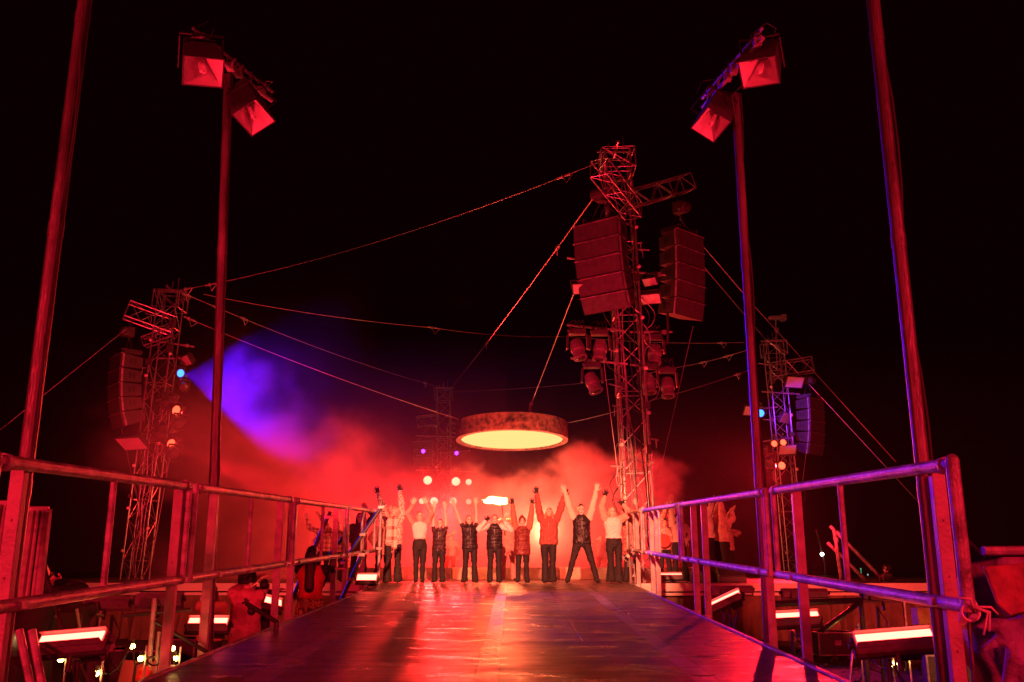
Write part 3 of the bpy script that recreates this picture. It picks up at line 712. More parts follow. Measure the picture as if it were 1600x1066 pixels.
flood(P(1175,640,36), (.1,-.7,-.7), 'flood light hidden half behind the violet edged speaker pole', 1.6)
flood(P(1226,652,36), (.6,-.6,-.6), 'long flood light left of the violet speaker hang', 1.6)
flood(P(1232,705,35.5), (-.5,-.7,.4), 'pale angled flood light below the violet speaker hang', 1.5)
flood(P(1240,596,35.6), (.2,-.7,-.5), 'flood light on the end of the arm above the violet speaker hang', 1.7)
flood(P(293,562,27.9), (-.6,-.6,-.6), 'flood light above the blue lamp on the leaning tower', 1.2)
flood(P(208,690,27.2), (-.2,-.5,-.85), 'wide pale flood light under the curved speaker hang', 2.0)
# tower of the blue beam
tgt = V((6.2, 11.5, 1.6))
lp = P(280,583,27.5); par(lp, (tgt-lp).normalized()+V((.1,-.1,0)), 'blue glowing lamp on the leaning tower, source of the wide blue beam', lensblue, .75)
spot('blue_beam', lp+(tgt-lp).normalized()*.4, lp+V((13.6,-14.6,-3.9)), 15000, BLUE, 30, .3, .06)
par(P(287,604,27.4), (.6,-.6,-.4), 'small unlit lamp just under the blue glowing one', None, .8)
p = P(272,640,27.5); par(p, (.75,-.55,-.28), 'red lit lamp on the leaning tower, upper of its two lit red ones', lensred, .9)
spot('red_beam', p+V((.2,-.15,-.08)), p+V((8.5,-.6,-3.2)), 16000, RED, 20, .6)
par(P(278,660,27.5), (.6,-.5,-.6), 'unlit lamp hanging between the two red lit ones on the leaning tower', None, 1.15)
p = P(264,692,27.5); par(p, (.75,-.55,-.3), 'red lit lamp on the leaning tower, lower of its two lit red ones', lensred, .9)
spot('red_beam', p+V((.2,-.15,-.08)), p+V((8.5,-.4,-3.4)), 16000, RED, 20, .6)
par(P(270,708,27.5), (.6,-.5,-.6), 'unlit lamp under the lower red lit one on the leaning tower', None, 1.15)
par(P(262,627,27.6), (.2,-.6,-.9), 'unlit lamp behind the upper red lit one on the leaning tower', None, 1.2)
par(P(250,676,27.6), (.1,-.6,-.9), 'unlit lamp against the mast above the lower red lit one', None, 1.2)
# tower with the camera mast
g = 'red lit lamps facing the ramp'
for (px, py, lb, pw) in ((1211,693,'small red lit lamp left of its twin on the tower with the camera mast',0),
                         (1225,691,'small red lit lamp right of its twin on the tower with the camera mast',1),
                         (1223,727,'larger red lit lamp below the pair on the tower with the camera mast',1)):
    p = P(px,py,35.6); par(p, (-.55,-.8,-.22), lb, lensred if pw else lensred, 0.75 if py < 700 else .9, 5200*pw, RED, 46)
p = P(1190,646,35.6); par(p, (-.5,-.8,-.1), 'small blue lit lamp peeping out behind the violet edged speaker pole', lensblue, .9)
spot('violet_lamp_light', p+V((-.5,-2.0,.3)), P(1262,655,36), 420, (.25,.02,1), 60, .6, .1)
par(P(1204,722,35.6), (-.5,-.6,-.6), 'unlit lamp left of the larger red one on the camera mast tower', None, 1.5)
# distant tower in the smoke: back lights
for (px, py, s, lb) in ((668,750,1.35,'brightest starry backlight at the upper left of the smoky tower'), (712,752,1.35,'big round backlight level with the starry one'),
                     (732,753,.95,'small backlight at the right end of the upper row'), (678,783,1.2,'backlight above the raised hands of the white shirt dancer'),
                     (708,783,1.1,'backlight beside the raised hands of the open vest dancer'), (732,784,.85,'small backlight at the right end of the lower row'), (659,783,.9,'dim backlight at the left end of the lower row')):
    p = P(px,py,48.3); a = V((.5+(px-700)*.02, 20, .2 if py < 770 else 1.8))-p
    par(p, a, lb, lensback, s*1.05, 5800*s, (1, .022, .018), 46 if py < 770 else 66, group='backlights on the distant tower')
for px, py, lb in ((661,705,'tiny violet lamp left of the distant smoky mast'), (713,708,'tiny violet lamp right of the distant smoky mast')):
    par(P(px,py,48.6), (.2,-1,-.2), lb, emit('violet_lens', (.25,.03,1), 4), .7, group='backlights on the distant tower')

# ------------------------------------------------------------------ wash bars beside the ramp
barlens = emit('wash_bar_glow', (1, .05, .033), 21)
def wash_bar(loc, yaw, tilt, L, label, lit=True, roll=0., H=.11, stand=True, group='glowing red wash bars beside the ramp'):
    t = thing('wash_bar', label, 'stage light', loc, None, group if lit else 'dark wash bars beside the ramp')
    t.rotation_euler = (R(tilt), R(roll), R(yaw))     # local: X along, lens normal = -Y
    m = MB(); m.prism([(-L/2,-.0,-H/2),(-L/2,-.0,H/2),(-L/2,.09,H*.55),(-L/2,.16,H*.1),(-L/2,.12,-H*.55)], (L,0,0)); m.box((0,-.028,-H/2-.004),(L,.06,.008)); m.box((0,-.02,H/2+.004),(L,.04,.008)); m.build('housing', mat('bar_housing', (.24,.22,.22), .4, 0, 20, .2), t)
    m = MB(); m.box((0,-.004,0),(L-.03,.012,H-.025)); m.build('lens_strip', barlens if lit else lensdark, t)
    m = MB()
    for s in (-1,1): m.box((s*(L/2+.008),.06,-.02),(.014,.05,.14)); m.tube((s*(L/2),.06,0),(s*(L/2+.04),.06,0),.025)
    m.box((0,.07,-.092),(L+.04,.03,.03)); m.tube((0,.07,-.09),(0,.11,-.2),.02); m.build('yoke', dark, t); m = MB(); m.box((L*.2,.14,-.03),(.16,.1,.09)); m.build('power_box', dark, t)
    if stand:
        l = V(loc)+V((0,.14,-.16)); s_ = thing('light_stand', 'stand of the '+' '.join(label.split()[:12]), 'stand', (l.x,l.y,0))
        m = MB(); m.tube((l.x,l.y,.25), l, .02); m.tube((l.x,l.y,.0), (l.x,l.y,.6), .026); m.build('pole', dark, s_, (l.x,l.y,0))
        for k in range(3):
            a = k*2.094+.4; m = MB(); m.tube((l.x,l.y,.5),(l.x+.38*math.cos(a),l.y+.38*math.sin(a),.015),.012); m.tube((l.x,l.y,.2),(l.x+.2*math.cos(a),l.y+.2*math.sin(a),.26),.008); m.build('leg', dark, s_, (l.x,l.y,0))
        m = MB(); m.path([l, l+V((.12,0,-.2)), l+V((.05,0,-.5)), l+V((.02,.03,-l.z+.02))], .008); m.build('cable', rubber, s_, (l.x,l.y,0))
    return t
wash_bar(P(112,998,7.0), -10, -38, .53, 'large glowing bar in front of the person with the backpack', H=.1, roll=-5)
wash_bar(P(325,972,10.6), 0, -42, .45, 'glowing bar in front of the long haired person in the yellowish coat', H=.12)
wash_bar(P(420,940,12.9), 30, -42, .38, 'small glowing bar beside the short haired person with a phone', H=.16, roll=14)
wash_bar(P(573,903,18.6), -10, -30, .42, 'farthest glowing bar at the foot of the railing by the scarf dancer', H=.16)
wash_bar(P(1397,996,7.0), -6, -40, .56, 'large glowing bar before the round posts by the fabric bundle', H=.105, roll=-5)
wash_bar(P(1242,963,10.6), -2, -42, .54, 'glowing bar behind the post with the violet edge, in front of the skirt cloth', H=.11, roll=-3)
wash_bar(P(1133,936,14.2), -30, -45, .5, 'small tilted glowing bar under the pale fascia boards', H=.12, roll=-24)
wash_bar(P(1048,899,22.2), 0, -60, .55, 'low glowing floor light on the deck by the girl in the light jumper', H=.14, stand=False)
wash_bar(P(1142,921,15.5), 180, 0, .65, 'dark bar light just above the small tilted glowing bar', lit=False)
wash_bar(P(1255,927,13.2), 176, 5, .6, 'dark bar light above the glowing bar by the skirt cloth', lit=False)
wash_bar(P(1375,930,13), 176, 5, .5, 'dark bar light beyond the lower rail and the large glowing bar', lit=False)
wash_bar(P(170,941,12), 178, 0, .62, 'dark bar light close behind the person with the backpack', lit=False)
wash_bar(P(252,935,11), 186, -4, .5, 'dark bar light on the stand hung with festoon bulbs', lit=False)
# red spots added to the bars' own light on poles, horns and towers
for p, a, e in (((-4.6,7.3,1.3),(-2.9,8.7,7),2400), ((4.4,7.3,1.3),(2.6,9,7),2400), ((-4.3,11,1.3),(-3,13,9),420), ((4.2,11,1.3),(3,12.5,9),420)):
    spot('added_bar_throw', p, a, e, RED2, 46 if e > 1000 else 110, .8, .2)
spot('added_bar_throw', (-5.6,14.5,1.2), (3.2,21.5,10.5), 4200, RED2, 48, .6, .2)
spot('added_bar_throw', (6.5,15.5,1.2), (3.2,21.9,10.5), 3000, RED2, 48, .6, .2)
spot('added_bar_throw', (-6.5,18,1.2), (-10.4,28,7.5), 6500, RED2, 55, .6, .2)
spot('added_bar_throw', (6.5,20,1.4), (10.5,36,8), 5500, RED2, 40, .6, .2)
spot('added_bar_throw', (2.5,23.5,1.4), (0,29.5,4.2), 650, (1,.03,.035), 60, .6, .2)  # added spots from either side, reddening the disc rim
spot('added_bar_throw', (-5,23.5,1.4), (0,29.5,4.2), 650, (1,.03,.035), 60, .6, .2)
spot('added_bar_throw', (6.6,14.5,1.0), (7.6,21,1.35), 2400, (1,.06,.045), 52, .6, .2)  # added spots brightening the fascia and skirt cloth
spot('added_bar_throw', (-5.6,14.5,1.0), (-6.6,21,1.35), 1600, (1,.06,.045), 52, .6, .2)

# ------------------------------------------------------------------ festoon bulbs near the ground
bglow = emit('warm_bulb_glow', (1, .55, .12), 45)
def festoon(pts, label, extra=0):
    org = pts[0]; t = thing('festoon_string', label, 'string lights', (org.x, org.y, 0))
    o = (org.x, org.y, 0); m = MB(); out = []
    for i in range(len(pts)-1):
        for k in range(8):
            q = pts[i].lerp(pts[i+1], k/8)+V((0,0,.06)); q.z -= .16*4*(k/8)*(1-k/8); q.z = max(q.z, .01); out.append(q)
    out.append(pts[-1]+V((0,0,.06))); m.path(out, .008, 5); m.build('cord', rubber, t, o)
    for p in pts:
        m = MB(); m.ball(p, .024, None, 10, 8); b = m.build('bulb', bglow, t, o, smooth=True)
        m = MB(); m.tube(p+V((0,0,.02)), p+V((0,0,.065)), .015); m.build('socket', rubber, b, o)
    for k in range(0, len(pts), 2):
        m = MB(); p = pts[k]; m.tube((p.x+.03,p.y+.03,0),(p.x+.03,p.y+.03,p.z+.1),.01); m.build('stake', steel, t, o)
festoon([P(95,1030,7.6),P(148,1018,8.0),P(151,1052,8.2),P(207,1010,8.6),P(220,1029,8.4),P(270,1013,8.8),P(274,1029,8.9)], 'string of warm yellow bulbs by the slatted panels and the plywood board')
festoon([P(1340,988,11.5),P(1360,1021,11),P(1393,1038,9.6),P(1405,1037,9.6),P(1418,1029,9.8)], 'string of warm yellow bulbs over the gravel by the large glowing bar near the bundle')
spot('festoon_glow', (5.3, 11, 1.1), (5.2, 11.6, 0), 30, (1,.6,.2), 140, .8, .05)
spot('festoon_glow', (-4.4, 8.6, 1.0), (-4.4, 9.6, .2), 10, (1,.6,.2), 140, .8, .05)

# ------------------------------------------------------------------ people
FOLD = bpy.data.textures.new('fold', 'CLOUDS'); FOLD.noise_scale = .085; FOLD.noise_depth = 2; FOLD.noise_type = 'HARD_NOISE'
def hand(mb, w_, d, lat, s=1.0, spread=1.0, curl=.25, grow=0.):
    d = d.normalized(); lat = (lat-d*lat.dot(d)).normalized(); nrm = d.cross(lat)
    g = grow
    for k in (-1, -.33, .33, 1):
        mb.cap2(w_+lat*(k*.018*s), .016*s+g, w_+d*(.085*s)+lat*(k*.03*s), .0125*s+g, 8)
    for k, (ln, an) in enumerate(((.062,-15),(.075,-5),(.072,5),(.056,17))):
        b = w_+d*(.085*s)+lat*((k-1.5)*.02*s); a = R(an*spread); u = d*math.cos(a)+lat*math.sin(a)
        m1 = b+u*(ln*.55*s); m2 = m1+(u*math.cos(curl*2)+nrm*math.sin(curl*2))*(ln*.5*s)
        mb.cap2(b, .0105*s+g, m1, .0098*s+g, 8); mb.cap2(m1, .0098*s+g, m2, .0085*s+g, 8)
    b = w_+d*(.02*s)-lat*(.025*s); u = (d*.62-lat*.75).normalized()
    mb.cap2(b, .014*s+g, b+u*(.05*s), .011*s+g, 8); mb.cap2(b+u*(.05*s), .011*s+g, b+(u*.07+d*.03)*s, .0095*s+g, 8)
def person(label, px, Y, ground, head_py, hands, face=0, top=('plain', white), mid='waist', legs=black, flare=.07, sleeves='same',
           hair=('cap', hairm), gloves=(0,0), spread=.11, puff=1.0, lean=(0,0), up=0, group='dancers raising their arms on the stage', vox=.010, extras=None, w=1.07, x=None, legsto=None):
    zt = P(px, head_py, Y).z; H = (zt-ground); x0 = P(px, head_py, Y).x if x is None else x
    base = V((x0-lean[0]*H, Y, ground)); fr = R(face); inv = M4.Rotation(-fr, 3, 'Z')
    t = thing('person', label, 'person', base, (0, 0, fr), group)
    k = H/1.68; B = MB()
    L = lambda q: inv@(V(q)-base)
    lx, ly = (inv@V((lean[0]*H, 0, 0))).x, lean[1]*H
    def ax(z):   # body axis leaning with height
        f = max(0, (z/H-.5)/.5); return V((lx*f, ly*f, z))
    hw = .088*k*w
    # head
    hc = ax(.925*H); neck = ax(.845*H)
    hr = M4.Rotation(R(up), 3, 'X')
    T = lambda q: hc+hr@(V(q)*k*1.06)
    B.ball(T((0,.012,.012)), (.078*k,.098*k,.1*k), hr, 16, 12)
    B.ball(T((0,-.02,-.045)), (.06*k,.07*k,.072*k), hr, 14, 10)
    B.ball(T((0,-.062,-.088)), (.022*k,.02*k,.018*k), hr, 8, 6)
    B.cap2(T((0,-.083,.008)), .008*k, T((0,-.1,-.026)), .0125*k, 8)
    for s in (-1, 1):
        B.ball(T((s*.074,.012,-.012)), (.011*k,.02*k,.03*k), hr, 8, 6)
        B.ball(T((s*.034,-.068,-.028)), (.02*k,.015*k,.018*k), hr, 8, 6)
    B.cap2(neck-V((0,0,.04*k)), .056*k, T((0,.012,-.07)), .047*k, 12)
    # torso
    def torso(mb, z0, g, gz=0):
        prof = [(.47,.135,.098),(.52,.158,.11),(.56,.15,.105),(.62,.122,.088),(.68,.135,.098),(.745,.158,.108),(.79,.165,.098),(.825,.12,.075),(.85,.06,.055)]
        rs = [(ax(f*H), (a*w+g)*k, (b+g)*k) for f, a, b in prof if f >= z0-.001]
        if abs(rs[0][0].z/H-z0) > .005: rs = [(ax(z0*H), (.155*w+g)*k, (.107+g)*k)]+rs
        mb.rings(rs, 18)
    torso(B, .47, 0)
    # legs
    K = []
    for s in (-1, 1):
        hip = ax(.5*H)+V((s*hw, 0, 0)); foot = V((s*(hw*.6+spread*k), 0, .06*k)); knee = hip.lerp(foot, .48)+V((s*.0, -.02*k, 0))
        K.append((hip, knee, foot))
        B.cap2(hip, .08*k*w, knee, .052*k, 12); B.cap2(knee, .052*k, foot, .036*k, 12); B.cap2(foot-V((0,0,.02*k)), .035*k, foot+V((s*.03,-.13*k,-.03*k)), .026*k, 10)
    # arms
    A = []
    for i, hd in enumerate(hands):
        s = -1 if i == 0 else 1
        tgt = L(P(hd[0], hd[1], Y+(hd[2] if len(hd) > 2 else 0)))
        lift = max(0, min(1, (tgt.z-.6*H)/(.4*H)))
        sh = ax(.8*H)+V((s*.165*k*w, 0, .045*k*lift))
        # pick the side the hand is really on
        if abs(face) < 90 or True: pass
        v = tgt-sh; ua, fa, hl = .28*k, .25*k, .09*k
        reach = ua+fa+hl; D = v.length; u = v.normalized()
        wr = tgt-u*hl if D < reach*1.02 else sh+u*(ua+fa)*min(1.12, D/reach)
        dd = (wr-sh).length; sc = max(1, dd/(ua+fa)*1.001); ua *= sc; fa *= sc
        c = (ua*ua-fa*fa+dd*dd)/(2*dd); hh = math.sqrt(max(0, ua*ua-c*c))
        hint = V(hd[3]) if len(hd) > 3 else V((s*1.0, -.25, -.2 if lift > .5 else .1))
        hint = hint-u*hint.dot(u); hint.normalize()
        el = sh+(wr-sh).normalized()*c+hint*hh
        A.append((sh, el, wr, (wr-el).normalized(), s))
        B.cap2(sh, .054*k, el, .041*k, 12); B.cap2(el, .042*k, wr, .028*k, 12)
        if not gloves[i]: hand(B, wr, (wr-el).normalized()*.6+u*.4, V((-s, .15, 0)), k*1.2, 1.35+.35*math.sin(px+i), .06+.14*abs(math.sin(px*3+i)))
    B.build('body', skin, t, remesh=vox*.8, sm=1)
    for i, g_ in enumerate(gloves):
        if g_:
            m = MB(); sh, el, wr, d, s = A[i]; hand(m, wr, d, V((-s,.15,0)), k*1.12, 1.3+.6*math.sin(px+2*i), .08, .0005); m.cap2(wr-d*.05*k, .031*k, wr+d*.02*k, .026*k); m.build('glove', black, t, remesh=vox*.7, sm=0)
    # eyes, brows, lips
    if abs(face) < 120:
        m = MB()
        for s in (-1, 1):
            m.ball(T((s*.03,-.078,.006)), (.017*k,.011*k,.0095*k), hr, 8, 6); m.cap2(T((s*.016,-.086,.024)), .0035*k, T((s*.046,-.076,.027)), .003*k, 6)
        m.build('eye', eyem, t, smooth=True)
        m = MB(); m.ball(T((0,-.084,-.058)), (.022*k,.008*k,.008*k), hr, 10, 6); m.build('lips', lipm, t, smooth=True)
    # trousers / leggings
    if legs:
        m = MB(); m.rings([(ax(.455*H), .14*k*w, .1*k), (ax(.5*H), .17*k*w, .12*k), (ax(.55*H), .165*k*w, .115*k), (ax(.61*H), .135*k*w, .1*k)], 18)
        for hip, knee, foot in K:
            m.cap2(hip, .093*k*w, knee, .066*k, 14)
            b = foot+V((0,0,-.035*k)); r1 = max(.05, flare)*k
            m.rings([(knee.lerp(b, t_), (.066*k*(1-t_)+r1*t_), (.066*k*(1-t_)+r1*1.15*t_)) for t_ in (-.05, .2, .5, .8, 1)], 14)
        m.build('trousers', legs, t, remesh=vox*1.15, sm=3)
    # shoes
    m = MB()
    for s, (hip, knee, foot) in zip((-1,1), K):
        m.cap2(foot-V((0,-.02*k,.02*k)), .04*k, foot+V((s*.03,-.13*k,-.028*k)), .032*k, 10)
    m.build('shoe', black, t, remesh=vox, sm=1)
    # top garment
    kind, tm = top; z0 = {'waist':.575, 'hip':.5, 'long':.42, 'crop':.62}[mid]; g = .018*puff+.004
    m = MB(); torso(m, z0, g); 
    if mid in ('hip', 'long'): m.rings([(ax((z0-.005)*H), (.165*w+g)*k, (.115+g)*k), (ax(.53*H), (.162*w+g*1.2)*k, (.115+g*1.2)*k), (ax(.6*H), (.145*w+g*1.3)*k, (.105+g*1.2)*k), (ax(.7*H), (.15*w+g*1.2)*k, (.11+g*1.2)*k)], 18)
    if kind in ('puffer', 'jacket', 'vest'):
        rs = (.0,.28,.5,.7) ; m.rings([(neck+V((0,-.005,-.045*k)), .085*k, .08*k), (neck+V((0,-.005,.0*k)), .078*k, .076*k), (neck+V((0,-.005,.035*k)), .074*k, .074*k)], 14)
    sl = tm if sleeves == 'same' else sleeves
    ms = m if sleeves == 'same' else MB()
    if sl:
        for sh, el, wr, d, s in A:
            p_ = .007*puff
            ms.cap2(sh, .067*k+p_*1.6, el, .054*k+p_*1.6, 14); ms.cap2(el, .055*k+p_*1.6, wr-d*.015*k, .04*k+p_, 14)
            if kind == 'vest' or sleeves != 'same': m.cap2(sh-V((s*.03*k,0,.02*k)), .07*k, sh+V((0,0,-.0)), .062*k, 12)
    else:
        for sh, el, wr, d, s in A: m.cap2(sh-V((s*.02*k,0,.02*k)), .068*k, sh.lerp(el,.22), .058*k, 12)
    if kind == 'hood':
        m.ball(T((0,.03,.02)), (.1*k,.105*k,.12*k), hr, 14, 10); m.cap2(T((0,.03,.08)), .06*k, T((0,.04,.15)), .02*k)
    m.build('top' if kind == 'plain' else ('vest' if kind == 'vest' else 'jacket'), tm, t, remesh=vox*1.1, sm=3)
    if sl and sleeves != 'same': ms.build('sleeves', sl, t, remesh=vox*1.1, sm=3)
    if kind in ('vest', 'jacket', 'puffer'):
        m = MB(); y_ = -(.108+g)*k
        m.path([ax(f*H)+V((0, -(b+g+.004)*k, 0)) for f, b in ((max(z0,.5),.108),(.56,.105),(.62,.098),(.68,.1),(.745,.108),(.79,.098))], .006*k, 5); m.build('zip', steel, t)
    # hair
    hk, hm = hair
    if hk:
        m = MB()
        if hk != 'hoodonly':
            m.ball(T((0,.028,.028)), (.083*k,.094*k,.1*k), hr, 14, 10)
        if hk in ('long', 'verylong'):
            n_ = .2 if hk == 'long' else .42
            m.cap2(T((0,.06,.0)), .085*k, T((0,.095,-n_)), .07*k, 14); 
            for s in (-1,1): m.cap2(T((s*.07,.03,0)), .028*k, T((s*.085,.0,-n_*.8)), .03*k, 8)
        if hk == 'bun': m.ball(T((0,.09,.1)), .042*k)
        if hk == 'tail': m.cap2(T((0,.1,.05)), .04*k, T((.01,.16,-.2)), .02*k, 10)
        if hk == 'curly':
            r_ = random.Random(px)
            for q in range(60):
                a = r_.uniform(0,6.28); b = r_.uniform(-.5,1.4); m.ball(T((.1*math.cos(a)*math.cos(b), .03+.11*math.sin(a)*math.cos(b), .02+.12*math.sin(b))), .034*k, None, 6, 5)
        # keep the face free: move any hair in front of the face plane back
        if hk != 'curly' or abs(face) < 90:
            for i_, p_ in enumerate(m.v):
                q = hr.inverted()@(p_-hc)/k
                if q.y < -.035 and q.z < .058: q.y = -.035; m.v[i_] = hc+hr@(q*k)
        m.build('hair', hm, t, remesh=vox*1.0, sm=1)
    for c_ in t.children:
        if c_.name.split('.')[0] in ('top','vest','jacket','sleeves','trousers'):
            dm = c_.modifiers.new('d', 'DISPLACE'); dm.texture = FOLD; dm.strength = (.012 if group == CROWD else .03)*k*(1.3 if c_.name.startswith('j') else 1); dm.mid_level = .25; dm.texture_coords = 'LOCAL'
    if extras: extras(t, k, H, T, ax, A, base)
    return t
CROWD = 'spectators standing below the ramp'
D = DECK
def scarf(t, k, H, T, ax, A, base):
    m = MB(); 
    pts = [ax(.86*H)+V((.07*math.cos(a)*k, .07*math.sin(a)*k-.01, .0)) for a in [i*.52 for i in range(13)]]
    m.path(pts, .032*k, 8)
    sc = pattern('plaid_scarf', (.75,.6,.52), (.22,.05,.05), 'plaid', 4.3)
    for s, z1 in ((-.35, .52), (.3, .43)):
        m.hexa([(s*.2*k-.05*k,-.17*k,z1*H),(s*.2*k+.07*k,-.17*k,z1*H),(s*.2*k+.07*k,-.145*k,z1*H),(s*.2*k-.05*k,-.145*k,z1*H),
                (s*.15*k-.05*k,-.16*k,.84*H),(s*.15*k+.06*k,-.16*k,.84*H),(s*.15*k+.06*k,-.13*k,.84*H),(s*.15*k-.05*k,-.13*k,.84*H)])
        for q in range(5): m.tube((s*.2*k-.045*k+q*.026*k,-.16*k,z1*H), (s*.2*k-.05*k+q*.028*k,-.17*k,z1*H-.08*k), .006*k, n=5)
    m.build('scarf', sc, t)
leop = pattern('speckled_fleece', (.16,.09,.08), (.72,.58,.52), 'vor', 26)
plaid = pattern('plaid_shirt_cloth', (.66,.45,.4), (.2,.04,.04), 'plaid', 9)
DY = 21.35
person('dancer in speckled jacket with long plaid scarf and black gloves, tallest by the railing', 617, DY, D, 790, [(588,762),(624,756)], -12, ('jacket', leop), 'hip', black, .1,
       hair=('long', hairl), gloves=(1,1), up=-30, extras=scarf, puff=1.4, spread=.07)
person('dancer in white top over dark leggings, bending both hands above her head', 656, DY+.1, D, 799, [(645,783,-.1),(666,782,-.1)], 8, ('plain', white), 'crop', black, .05, sleeves=pinkcloth,
       hair=('tail', hairm), lean=(-.01,0), spread=.02, w=1.02)
person('dancer in open dark vest with flared trousers, hands close together overhead', 688, DY+.2, D, 811, [(679,787),(694,784)], -8, ('vest', puffer('dark_red_puffer', (.04,.015,.015))), 'hip', black, .08, sleeves=None,
       hair=('tail', hairb), spread=.05, lean=(.014,0))
person('dancer in black padded vest with bare arms stretched wide upwards', 733, DY+.1, D, 805, [(707,783),(743,780,.2)], 12, ('vest', puffer('black_puffer', (.018,.012,.012))), 'hip', black, .085, sleeves=None,
       hair=('long', hairm), spread=.08, puff=1.6, lean=(-.018,0))
person('dancer in black padded vest with fists folded at the shoulders', 773, DY+.0, D, 804, [(757,812,-.25,(-1,0,-.9)),(791,813,-.2,(1,0,-.9))], 0, ('vest', puffer('black_puffer2', (.014,.01,.01), 26)), 'hip', black, .07, sleeves=white,
       hair=('cap', hairb), gloves=(1,0), spread=.06, puff=1.6)
person('dancer in long red hooded puffer coat, smallest of the row', 816, DY+.1, D, 807, [(800,782),(832,781)], 3, ('hood', puffer('red_puffer', (.15,.03,.025), 20)), 'long', black, .06, sleeves=mat('orange_cloth', (.4,.16,.11), .85, 0, 12, .15, .5, 22),
       hair=('hoodonly', hairm) if False else (None, hairm), gloves=(1,1), spread=.06, puff=1.6)
person('dancer in red fleece jacket looking upwards with gloved hands spread', 858, DY, D, 791, [(838,766),(884,769)], -4, ('jacket', mat('red_fleece', (.3,.09,.075), .95, 0, 18, .25, .6, 45)), 'hip', black, .09,
       hair=('long', hairl), gloves=(1,1), up=-34, puff=1.8, spread=.02, lean=(.012,0))
person('dancer in dark vest over cream jacket standing with legs wide apart', 908, DY-.05, D, 788, [(881,764),(933,760)], 0, ('vest', puffer('black_vest', (.013,.01,.01), 10)), 'hip', black, .06, sleeves=cream,
       hair=('bun', hairb), spread=.27, puff=1.3)
person('dancer in white sweatshirt and wide flared trousers, fair hair', 956, DY+.1, D, 791, [(945,770),(976,784)], 6, ('plain', white), 'waist', black, .12, sleeves=mat('peach_cloth', (.66,.38,.3), .85, 0, 12, .15, .5, 22),
       hair=('long', hairl), gloves=(1,1), puff=1.9, spread=.03, lean=(-.016,0))
person('dancer in red patterned coat half hidden behind the last railing posts', 985, 21.9, D, 806, [(975,781),(993,783)], 0, ('jacket', pattern('red_pattern', (.3,.05,.05), (.55,.25,.2), 'vor', 18)), 'long', black, .07, hair=('long', hairl), gloves=(1,0), puff=1.4)
# further back in the smoke
gh = 'dancers further back in the smoke'
person('performer in pale suit holding the burning torch in the smoke', 794, 25.2, D, 812, [(788,806,-.1),(806,826)], 0, ('plain', pinkcloth), 'hip', pinkcloth, .09, hair=('curly', hairl), group=gh, vox=.014)
person('hazy dancer with one hand waving behind the vest dancers', 704, 27.5, D, 833, [(709,832,-.2),(716,872)], 0, ('plain', pinkcloth), 'hip', redcloth, .08, hair=('cap', hairm), group=gh, vox=.014)
person('hazy dancer lost in smoke beside the wide legged dancer', 939, 28, D, 836, [(930,842),(946,838)], 0, ('plain', pinkcloth), 'hip', redcloth, .08, hair=('cap', hairm), group=gh, vox=.014)
# right part of the stage, seen through the railing
person('dancer behind the railing in beaded red outfit with one arm straight up', 1036, 23.2, D, 809, [(1046,779),(1042,850,-.1)], 30, ('jacket', pattern('beaded', (.5,.12,.1), (.8,.5,.42), 'vor', 20)), 'hip', black, .07, hair=('curly', hairm))
person('girl in light jumper with tied back dark hair and one hand raised', 1059, 23.0, D, 803, [(1050,778),(1074,850)], 18, ('plain', mat('apricot_cloth', (.72,.5,.42), .85, 0, 10, .1, .5, 22)), 'waist', black, .09, hair=('tail', hairb), puff=1.6)
person('dancer in white top reaching up sideways, first of the tight group on the right', 1106, 24.3, D, 792, [(1115,780),(1126,806)], 62, ('plain', white), 'waist', black, .07, hair=('long', hairm), lean=(.012,0))
person('dancer leaning back in pale shawl with both arms thrown up', 1127, 24.0, D, 802, [(1126,780),(1147,795)], 64, ('jacket', mat('rose_cloth', (.7,.42,.36), .9, 0, 12, .15, .6, 20)), 'waist', black, .08, hair=('verylong', hairl), lean=(-.03,0), up=-22, puff=1.6)
person('dancer behind the tight group with forearms raised to the dark', 1137, 24.9, D, 813, [(1130,785),(1152,836)], 58, ('plain', mat('rose_cloth2', (.6,.3,.26), .9, 0, 12, .15, .6, 20)), 'hip', black, .08, hair=('long', hairm))
person('dancer in pale pink jumper in the middle of the tight group, arms thrown up sideways', 1117, 24.6, D, 800, [(1122,781,-.1),(1143,798)], 60, ('plain', mat('pale_pink_cloth', (.7,.5,.48), .9, 0, 12, .15, .6, 20)), 'waist', black, .08, hair=('cap', hairb), lean=(-.015,0))
# left part of the stage, behind the railing
person('dancer in plaid shirt with an open hand raised behind the railing', 507, 23.0, D-.0, 814, [(478,807),(497,802)], -8, ('jacket', plaid), 'hip', black, .08, hair=('cap', hairm), spread=.1)
person('dancer in plaid shirt bending forward behind the light battens', 528, 22.6, D-.0, 816, [(489,845),(552,838)], 14, ('jacket', pattern('plaid2', (.55,.3,.27), (.12,.03,.03), 'plaid', 8)), 'hip', black, .08, hair=('cap', hairb))
person('dancer in dark dress beside the last railing panel', 563, 22.4, D-.0, 801, [(547,852),(572,790)], 20, ('plain', mat('dark_wool', (.09,.035,.04), .9, 0, 12, .2)), 'long', black, .09, hair=('long', hairb))
person('dancer in pinkish coat almost hidden behind the speckled jacket', 600, 22.0, D-.0, 808, [(584,858),(612,795)], -15, ('jacket', mat('rose_cloth3', (.55,.25,.22), .9, 0, 12, .2, .6, 20)), 'long', black, .08, hair=('cap', hairm))
